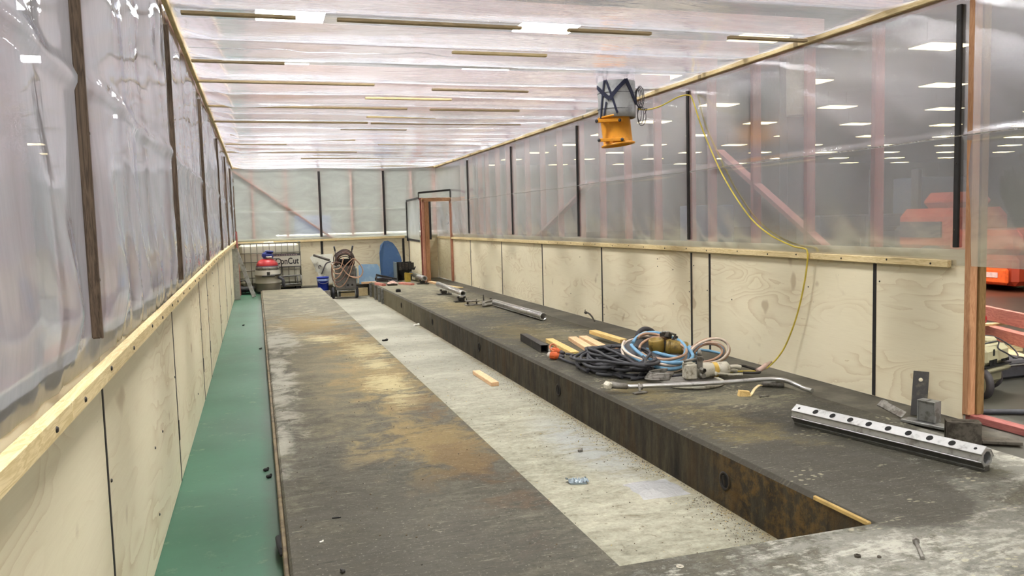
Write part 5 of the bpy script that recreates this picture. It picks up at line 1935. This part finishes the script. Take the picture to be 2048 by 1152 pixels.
# white board, blue sheets, bucket, crates
def board(name, outline, ext, mat, label, parts=None):
    t = thing(name, label, 'board', outline[0])
    b = MB()
    b.prism(outline, ext)
    b.build('sheet', mat, t)
    return t


M['white_board'] = dirty('scuffed_white_board', srgb(206, 204, 188), srgb(150, 144, 124), .35, .6, 0, 5)
wb = board('white_board', [(1.25, 20.78, .66), (1.33, 20.80, .72), (1.80, 20.85, .73), (1.86, 20.7, .05), (1.55, 20.66, -.05), (1.44, 20.68, .16), (1.42, 20.70, .28), (1.36, 20.72, .32), (1.37, 20.73, .38)],
           (.02, .03, 0), M['white_board'], 'scuffed white board leaning behind the blue bucket')
b = MB()
b.tube([(1.33, 20.70, .72), (1.66, 20.66, .60), (1.72, 20.66, .58)], .030, 10)
tag(b.build('grey_tube', plain('grey_tube', srgb(84, 78, 70), .5)), 'dark grey tube resting along the top of the white board', 'tube')
b = MB()
b.tube(smooth_path([(1.74, 20.58, .55), (1.62, 20.57, .50), (1.55, 20.56, .36), (1.50, 20.55, .25)], 5), .016, 8)
b.tube(smooth_path([(1.50, 20.6, .42), (1.48, 20.6, .46), (1.44, 20.6, .44), (1.45, 20.6, .38)], 5), .012, 8)
tag(b.build('grey_hose', M['hose_grey']), 'thin grey hose curling over the white board', 'hose')
M['blue_paint'] = dirty('worn_blue_paint', srgb(66, 98, 140), srgb(92, 116, 142), .3, .55, .1, 4)
M['blue_pale'] = dirty('scuffed_pale_blue', srgb(116, 146, 172), srgb(138, 162, 178), .4, .55, 0, 5)
board('blue_guard', [(3.00, 20.75, -.04), (2.99, 20.78, .25), (2.98, 20.80, .70), (3.02, 20.86, .90), (3.12, 20.87, 1.00), (3.22, 20.87, 1.01), (3.34, 20.86, .95), (3.44, 20.83, .80), (3.52, 20.80, .60), (3.54, 20.78, .48),
                     (3.51, 20.77, .42), (3.52, 20.75, -.04)], (0, .04, .0), M['blue_paint'], 'tall blue steel blade guard with rounded top leaning on the back wall')
board('blue_sheet', [(2.42, 20.60, -.05), (2.43, 20.74, .40), (2.50, 20.76, .44), (2.90, 20.76, .43), (2.95, 20.74, .36), (3.0, 20.60, -.05)], (0, .03, 0), M['blue_pale'],
      'low pale blue sheet leaning beside the power pack')
t = thing('bucket', 'blue plastic bucket with a white band at the slab end', 'bucket', (1.50, 20.2, ZT))
M['bucket'] = plain('bucket_blue', srgb(30, 52, 156), .4, 0, .1)
b = MB()
bz = -.13
b.lathe([(0, .0), (.115, .0), (.125, .01), (.142, .30), (.152, .305), (.152, .325), (.146, .33), (.138, .325), (.120, .02), (0, .02)], (1.50, 20.22, bz), (0, 0, 1), 32)
b.build('bucket_body', M['bucket'], t)
b = MB()
b.lathe([(.1432, .235), (.1455, .24), (.1465, .28), (.1445, .285)], (1.50, 20.22, bz), (0, 0, 1), 32)
b.build('label_band', plain('bucket_label', srgb(150, 168, 214), .5), t)
b = MB()
b.tube([(1.50 + .15 * math.cos(a), 20.22 - .15 * math.sin(a) * .5 - .08, bz + .30 - .13 * math.sin(a)) for a in [i * math.pi / 14 for i in range(15)]], .004, 6)
b.build('bucket_handle', M['steel_grey'], t)
b = MB()
b.box(1.36, 1.66, 20.05, 20.4, ZT + .001, bz - .001, 0, .01)
b.box(1.37, 1.65, 20.04, 20.41, ZT + .06, ZT + .08, 0, .004)
tag(b.build('concrete_block', M['steel_grey']), 'squat grey block under the blue bucket', 'block')
# black crates and yellow guard behind the slab end
t = thing('black_crate', 'tall black slatted crate standing behind the slab end by the yellow guard', 'crate', (3.5, 20.3, 0))
b = MB()
b.box(3.30, 3.34, 20.15, 20.55, 0.001, .47, 0, .004)
b.box(3.34, 3.74, 20.52, 20.55, 0.001, .47, 0, .004)
b.build('crate_wall', M['hole'], t)
for i in range(5):
    MB().box(3.35 + .078 * i, 3.415 + .078 * i, 20.12, 20.15, .28 + .012 * (i % 2), .475 - .012 * (i % 3), 0, .003).build('slat', M['steel_dark'], t)
b = MB()
b.bar((3.72, 20.10, .28), (3.755, 20.09, .36), .03, .03, 0, .004)
b.build('latch', M['hole'], t)
MB().box(3.28, 3.30, 20.1, 20.55, .001, .48, 0, .003).build('glass_side', plain('dull_glass', srgb(118, 126, 122), .3), t)
t = thing('black_tray', 'low black tray tilted behind the pink offcut at the slab end', 'tray', (3.0, 20.0, 0))
b = MB()
b.bar((2.73, 19.86, .065), (3.25, 19.83, .045), .34, .03, 0, .006)
b.build('tray_base', M['rubber'], t)
b = MB()
b.bar((2.76, 20.02, .20), (3.27, 20.0, .07), .02, .05, 0, .004)
b.bar((2.70, 19.7, .12), (2.78, 20.05, .16), .03, .06, 0, .004)
b.bar((2.72, 19.68, .12), (3.0, 19.68, .06), .02, .05, 0, .004)
b.build('tray_rim', M['steel_dark'], t)
b = MB()
b.tube(smooth_path([(2.75, 19.75, .10), (2.85, 19.72, .13), (2.98, 19.75, .11), (3.1, 19.8, .09)], 4), .022, 8)
b.build('tray_roll', M['hose_grey'], t)
t = thing('yellow_guard', 'yellow steel guard box holding up the farthest pipe', 'guard', (3.55, 19.9, 0))
b = MB()
b.box(3.46, 3.58, 19.82, 19.86, .001, .21, 0, .004)
b.box(3.46, 3.50, 19.86, 20.02, .001, .21, 0, .004)
b.bar((3.44, 19.83, .225), (3.63, 19.83, .20), .05, .02, 0, .004)
b.build('guard_shell', plain('dirty_yellow', srgb(176, 152, 62), .55, 0, .2), t)
timber((2.45, 20.45, ZT + .33), (3.05, 20.42, ZT + .33), .10, .05, 'orange timber rail on the floor below the pale blue sheet', M['block_orange'], name='timber_rail')
timber((1.95, 20.62, ZT + .10), (2.62, 20.60, ZT + .10), .045, .20, 'pale timber kerb board closing the far end of the trench', M['pine_x'], name='kerb_board')

# ------------------------------------------------------------------ things outside, in the hall
FZ = -0.012
# cream vacuum on big wheels
t = thing('cream_vacuum', 'cream industrial vacuum on big grey wheels outside the end post', 'vacuum cleaner', (5.38, 4.98, FZ))
M['cream'] = plain('cream_plastic', srgb(176, 170, 138), .45, 0, .06, 6)
M['cream_dark'] = plain('cream_dark', srgb(140, 136, 112), .5, 0, .08)
cx, cy = 5.38, 5.00
R_ = Matrix.Rotation(.30, 3, 'Z')
def L(x, y, z):
    return Vector((cx, cy, FZ)) + R_ @ Vector((x, y, z))
b = MB()
b.obox(L(0, 0, .315), (.40, .36, .15), R_, 0, .035)
b.build('upper_body', M['cream'], t)
b = MB()
b.obox(L(0, 0, .205), (.42, .38, .05), R_, 0, .02)
b.obox(L(0, .02, .135), (.36, .32, .11), R_, 0, .03)
b.build('lower_body', M['cream_dark'], t)
b = MB()
b.obox(L(0, 0, .236), (.415, .372, .010), R_)
b.build('seam_band', M['hole'], t)
b = MB()
b.obox(L(.10, -.03, .40), (.14, .14, .07), R_, 0, .02)
b.obox(L(.19, .10, .42), (.07, .07, .10), R_, 0, .015)
b.obox(L(-.08, .02, .40), (.2, .2, .03), R_, 0, .01)
b.build('top_grip', M['cream'], t)
for k in range(6):
    b = MB()
    b.obox(L(-.13 + .02 * k, -.183, .27), (.012, .006, .04), R_)
    b.build('vent_slot', M['hole'], t)
for k in range(6):
    b = MB()
    b.obox(L(.06 + .02 * k, -.183, .27), (.012, .006, .022), R_)
    b.build('vent_slot', M['hole'], t)
b = MB()
b.obox(L(-.07, -.183, .345), (.022, .006, .05), R_, 0, .002)
b.build('switch', M['hole'], t)
for x, y, r in ((-.205, -.16, .115), (.19, -.02, .105)):
    b = MB()
    b.lathe([(0, -.03), (r * .8, -.03), (r, -.02), (r, .02), (r * .8, .03), (0, .03)], L(x, y, r + .001), R_ @ Vector((1, -.55, 0)) if x < 0 else R_ @ Vector((1, .1, 0)), 28)
    wv = b.build('wheel', M['hose_grey'], t)
    d = (R_ @ Vector((1, -.55, 0)) if x < 0 else R_ @ Vector((1, .1, 0))).normalized()
    b = MB()
    for sg in (-1, 1):
        b.lathe([(0, .034), (r * .72, .034), (r * .80, .029)], L(x, y, r + .001), d * sg, 28)
    b.build('hub_cap', M['cream_dark'], wv)
b = MB()
b.tube(smooth_path([L(-.18, -.10, .40), L(-.05, -.17, .425), L(.05, -.16, .41), L(.0, -.18, .37), L(.05, -.22, .33), L(.16, -.24, .28), L(.27, -.2, .30), L(.30, -.12, .36), L(.24, -.04, .42), L(.12, 0, .44)], 6), .006, 6)
b.tube(smooth_path([L(.16, -.22, .28), L(.3, -.22, .27), L(.42, -.2, .22), L(.55, -.15, .15)], 5), .006, 6)
b.build('mains_lead', M['rubber'], t)
# black vacuum
t = thing('black_vacuum', 'black tub vacuum with a red hose outlet behind the cream one', 'vacuum cleaner', (6.72, 6.38, FZ))
bx_, by_ = 6.70, 6.35
b = MB()
b.lathe([(0, .03), (.14, .03), (.15, .05), (.165, .30), (.172, .305), (.172, .33), (0, .33)], (bx_, by_, FZ), (0, 0, 1), 28)
b.build('tub', plain('black_tub', srgb(44, 47, 46), .4), t)
b = MB()
b.lathe([(.172, .33), (.176, .335), (.172, .40), (.15, .46), (.10, .49), (0, .495)], (bx_, by_, FZ), (0, 0, 1), 28)
b.build('lid', plain('charcoal_lid', srgb(66, 68, 68), .5), t)
for k in range(5):
    an = -2.4 + k * .35
    b = MB()
    b.bar((bx_ + .155 * math.cos(an), by_ + .155 * math.sin(an), FZ + .44), (bx_ + .10 * math.cos(an), by_ + .10 * math.sin(an), FZ + .50), .03, .02, 0, .008)
    b.build('lid_rib', M['rubber'], t)
b = MB()
b.lathe([(.03, 0), (.045, 0), (.048, .05), (.036, .055), (.03, .02)], (bx_ + .02, by_ - .155, FZ + .37), (.15, -1, 0), 18)
b.bar((bx_ - .16, by_ - .10, FZ + .36), (bx_ + .02, by_ - .17, FZ + .355), .02, .05, 0, .006)
b.build('hose_outlet', plain('red_plastic', srgb(178, 48, 52), .4), t)
b = MB()
b.tube(smooth_path([(bx_ - .08, by_, FZ + .49), (bx_ - .04, by_, FZ + .52), (bx_ + .04, by_, FZ + .52), (bx_ + .08, by_, FZ + .49)], 4), .012, 8)
b.build('carry_handle', M['rubber'], t)
for dx, dy in ((-.11, -.1), (.11, -.1), (0, .13)):
    MB().tube([(bx_ + dx - .015, by_ + dy, FZ + .0265), (bx_ + dx + .015, by_ + dy, FZ + .0265)], .026, 10).build('castor', M['rubber'], t)

# pink timber on the hall floor
hb = (('reddish top beam of the timber stack behind the cream vacuum', (7.28, 6.75, .355), (6.45, 4.6, .355), .05, .14, 'red_y'),
      ('pink beam with a pale sawn edge lying second in the timber stack', (7.12, 6.60, .20), (6.30, 4.5, .20), .10, .12, 'red_y'),
      ('pale pink plank along the foot of the timber stack', (6.95, 6.45, .075), (6.05, 4.6, .075), .14, .06, 'block_orange'))
for lab, p, q, a, c, mt in hb:
    timber(p, q, a, c, lab, M[mt], 'beams in the stack outside', name='timber_beam')
b = MB()
for y, x in ((6.3, 7.08), (4.9, 6.42)):
    for z0, z1 in ((FZ + .001, .044), (.106, .139), (.261, .284)):
        b.bar((x - .20, y + .05, (z0 + z1) / 2), (x + .24, y - .05, (z0 + z1) / 2), .08, z1 - z0, 0, .003)
tag(b.build('timber_bearer', M['pine_x']), 'short timber bearers packed between the beams of the stack', 'timber')
timber((5.45, 5.72, FZ + .40), (5.60, 5.20, FZ + .40), .09, .045, 'short pink timber resting on the cream vacuum', M['block_orange'])
t = thing('outdoor_hose', 'thick black hose lying on the hall floor before the cream vacuum', 'hose', (5.3, 4.3, FZ))
MB().tube(smooth_path([(4.72, 4.47, FZ + .021), (4.95, 4.36, FZ + .021), (5.2, 4.25, FZ + .021), (5.6, 4.2, FZ + .021), (6.0, 4.3, FZ + .021), (6.5, 4.25, FZ + .021)], 6), .02, 10).build('hose_body', M['rubber'], t)
b = MB()
b.lathe([(.02, 0), (.025, .005), (.025, .06), (.02, .065)], (4.72, 4.47, FZ + .0265), (-.9, .4, 0), 12)
b.build('hose_cuff', M['hose_grey'], t)
t = thing('black_case', 'black case on the hall floor right behind the cream vacuum', 'case', (6.1, 5.3, FZ))
MB().box(5.80, 6.35, 5.25, 5.60, FZ + .001, .14, 0, .02).build('case_body', M['rubber'], t)
MB().box(5.80, 6.35, 5.24, 5.61, .10, .11, 0, .003).build('case_rim', M['galv'], t)

# orange loader
t = thing('orange_loader', 'orange counterweighted loader parked in the hall beyond the plastic wall', 'machine', (13.2, 12.0, FZ))
M['orange'] = plain('loader_orange', srgb(160, 60, 36), .4, 0, .08, 2)
b = MB()
b.box(12.1, 13.8, 10.45, 13.9, .10, .62, 0, .08)
b.box(12.2, 13.7, 10.5, 12.0, .62, 1.05, 0, .1)
b.build('chassis', M['orange'], t)
b = MB()
b.box(12.02, 12.10, 10.55, 11.15, .13, .40, 0, .05)
pl = b.build('counterweight_panel', plain('deep_orange', srgb(216, 88, 34), .35), t)
MB().box(12.008, 12.02, 10.72, 11.0, .24, .33, 0, .004).build('number_plate', plain('plate_pale', srgb(206, 170, 160), .5), pl)
b = MB()
b.box(12.2, 13.7, 11.9, 13.3, .60, 1.45, 0, .16)
b.box(12.4, 13.5, 12.1, 12.9, 1.40, 1.75, 0, .16)
b.build('hood', M['orange'], t)
b = MB()
b.box(12.16, 12.2, 12.1, 13.1, .9, 1.2, 0, .004)
b.build('grille', M['rubber'], t)
MB().box(12.6, 13.3, 13.35, 13.8, .62, 1.1, 0, .08).build('seat', M['rubber'], t)
for (x, y) in ((12.0, 12.3), (13.7, 12.3), (12.0, 13.55), (13.7, 13.55)):
    b = MB()
    b.lathe([(0, 0), (.2, 0), (.36, .03), (.38, .08), (.38, .22), (.36, .26), (.2, .28), (0, .28)], (x, y, FZ + .383), (1, 0, 0), 28)
    b.build('wheel', M['rubber'], t)
b = MB()
b.box(12.3, 12.42, 13.95, 14.15, .02, 2.3, 0, .02)
b.box(13.4, 13.52, 13.95, 14.15, .02, 2.3, 0, .02)
b.box(12.3, 13.52, 13.98, 14.1, 1.0, 1.1, 0, .02)
b.build('mast', M['steel_dark'], t)

# columns, cabinets and crates deeper in the hall
def column(x, y, s_, lab, wrap):
    t = thing('steel_column', lab, 'column', (x, y, FZ))
    b = MB()
    b.box(x - s_, x + s_, y - s_ * .7, y - s_ * .62, FZ, 6.88)
    b.box(x - s_, x + s_, y + s_ * .62, y + s_ * .7, FZ, 6.88)
    b.box(x - .03, x + .03, y - s_ * .62, y + s_ * .62, FZ, 6.88)
    b.build('shaft', plain('column_grey', srgb(92, 96, 98), .6), t)
    MB().box(x - s_ * 1.5, x + s_ * 1.5, y - s_ * 1.5, y + s_ * 1.5, FZ + .0005, .03, 0, .004).build('base_plate', M['steel_dark'], t)
    if wrap:
        b = MB()
        b.tube([(x - .1, y - s_ * 1.55, 4.4), (x - .1, y - s_ * 1.55, 6.6)], .36, 20)
        b.tube(smooth_path([(x - .1, y - s_ * 1.55, 6.6), (x + .15, y - s_ * 1.55, 6.8), (x + .5, y - s_ * 1.55, 6.85)], 4), .12, 10)
        b.build('air_duct', plain('pale_duct', srgb(196, 192, 176), .6), t)


column(16.2, 22.0, .30, 'steel column with a pale round duct high beside it', True)
column(9.4, 34.0, .22, 'plain grey steel column beyond the far right of the room', False)
column(30.0, 16.0, .26, 'grey steel column far off behind the orange loader', False)


def cabinet(name, x0, x1, y0, y1, h, mat, lab, cat='cabinet', z0=FZ):
    t = thing(name, lab, cat, ((x0 + x1) / 2, (y0 + y1) / 2, z0))
    MB().box(x0, x1, y0, y1, z0 + .08, h, 0, .03).build('cabinet_body', mat, t)
    n_ = max(1, int((x1 - x0) / .9))
    for k in range(n_):
        a = x0 + (x1 - x0) * k / n_ + .04
        c = x0 + (x1 - x0) * (k + 1) / n_ - .04
        dr = MB().box(a, c, y0 - .025, y0 - .001, z0 + .14, h - .06, 0, .008).build('door', mat, t)
        MB().box(c - .08, c - .05, y0 - .05, y0 - .025, (z0 + h) / 2 - .1, (z0 + h) / 2 + .1, 0, .006).build('handle', M['galv'], dr)
    MB().box(x0 + .05, x1 - .05, y0 + .05, y1 - .05, z0 + .0005, z0 + .08).build('plinth', M['hole'], t)


M['navy'] = plain('slate_blue_paint', srgb(62, 76, 96), .5)
M['slate'] = plain('slate_paint', srgb(64, 68, 74), .5)
M['dk_blue'] = plain('deep_blue_paint', srgb(44, 66, 106), .5)
cabinet('steel_cabinet', 13.0, 15.6, 16.6, 17.5, 1.35, M['slate'], 'long dark slate cabinet behind the pink studs of the plastic wall')
cabinet('steel_cabinet', 17.0, 18.6, 17.6, 18.6, 2.3, M['navy'], 'tall slate blue cabinet between the column and the loader')
cabinet('steel_cabinet', 11.0, 12.2, 19.0, 19.8, 1.7, M['navy'], 'slate blue cabinet standing before the ducted column')
cabinet('steel_cabinet', 1.35, 2.60, 30.0, 31.0, 1.80, M['dk_blue'], 'deep blue cabinet seen dimly through the back plastic wall')
cabinet('steel_cabinet', 17.2, 20.0, 11.4, 12.6, 1.9, M['slate'], 'dark slate cabinet far behind the loader cab')
t = thing('work_table', 'long work table with a pale top behind the back plastic wall', 'table', (3.2, 26.5, FZ))
MB().box(.6, 5.9, 26.1, 26.9, 1.12, 1.18, 0, .01).build('table_top', plain('pale_top', srgb(206, 206, 196), .5), t)
for x in (.7, 2.4, 4.1, 5.75):
    MB().box(x - .04, x + .04, 26.15, 26.85, FZ + .0005, 1.12, 0, .006).build('leg', M['galv'], t)
MB().box(.8, 5.7, 26.5, 26.54, .3, 1.1, 0, .006).build('back_panel', M['navy'], t)
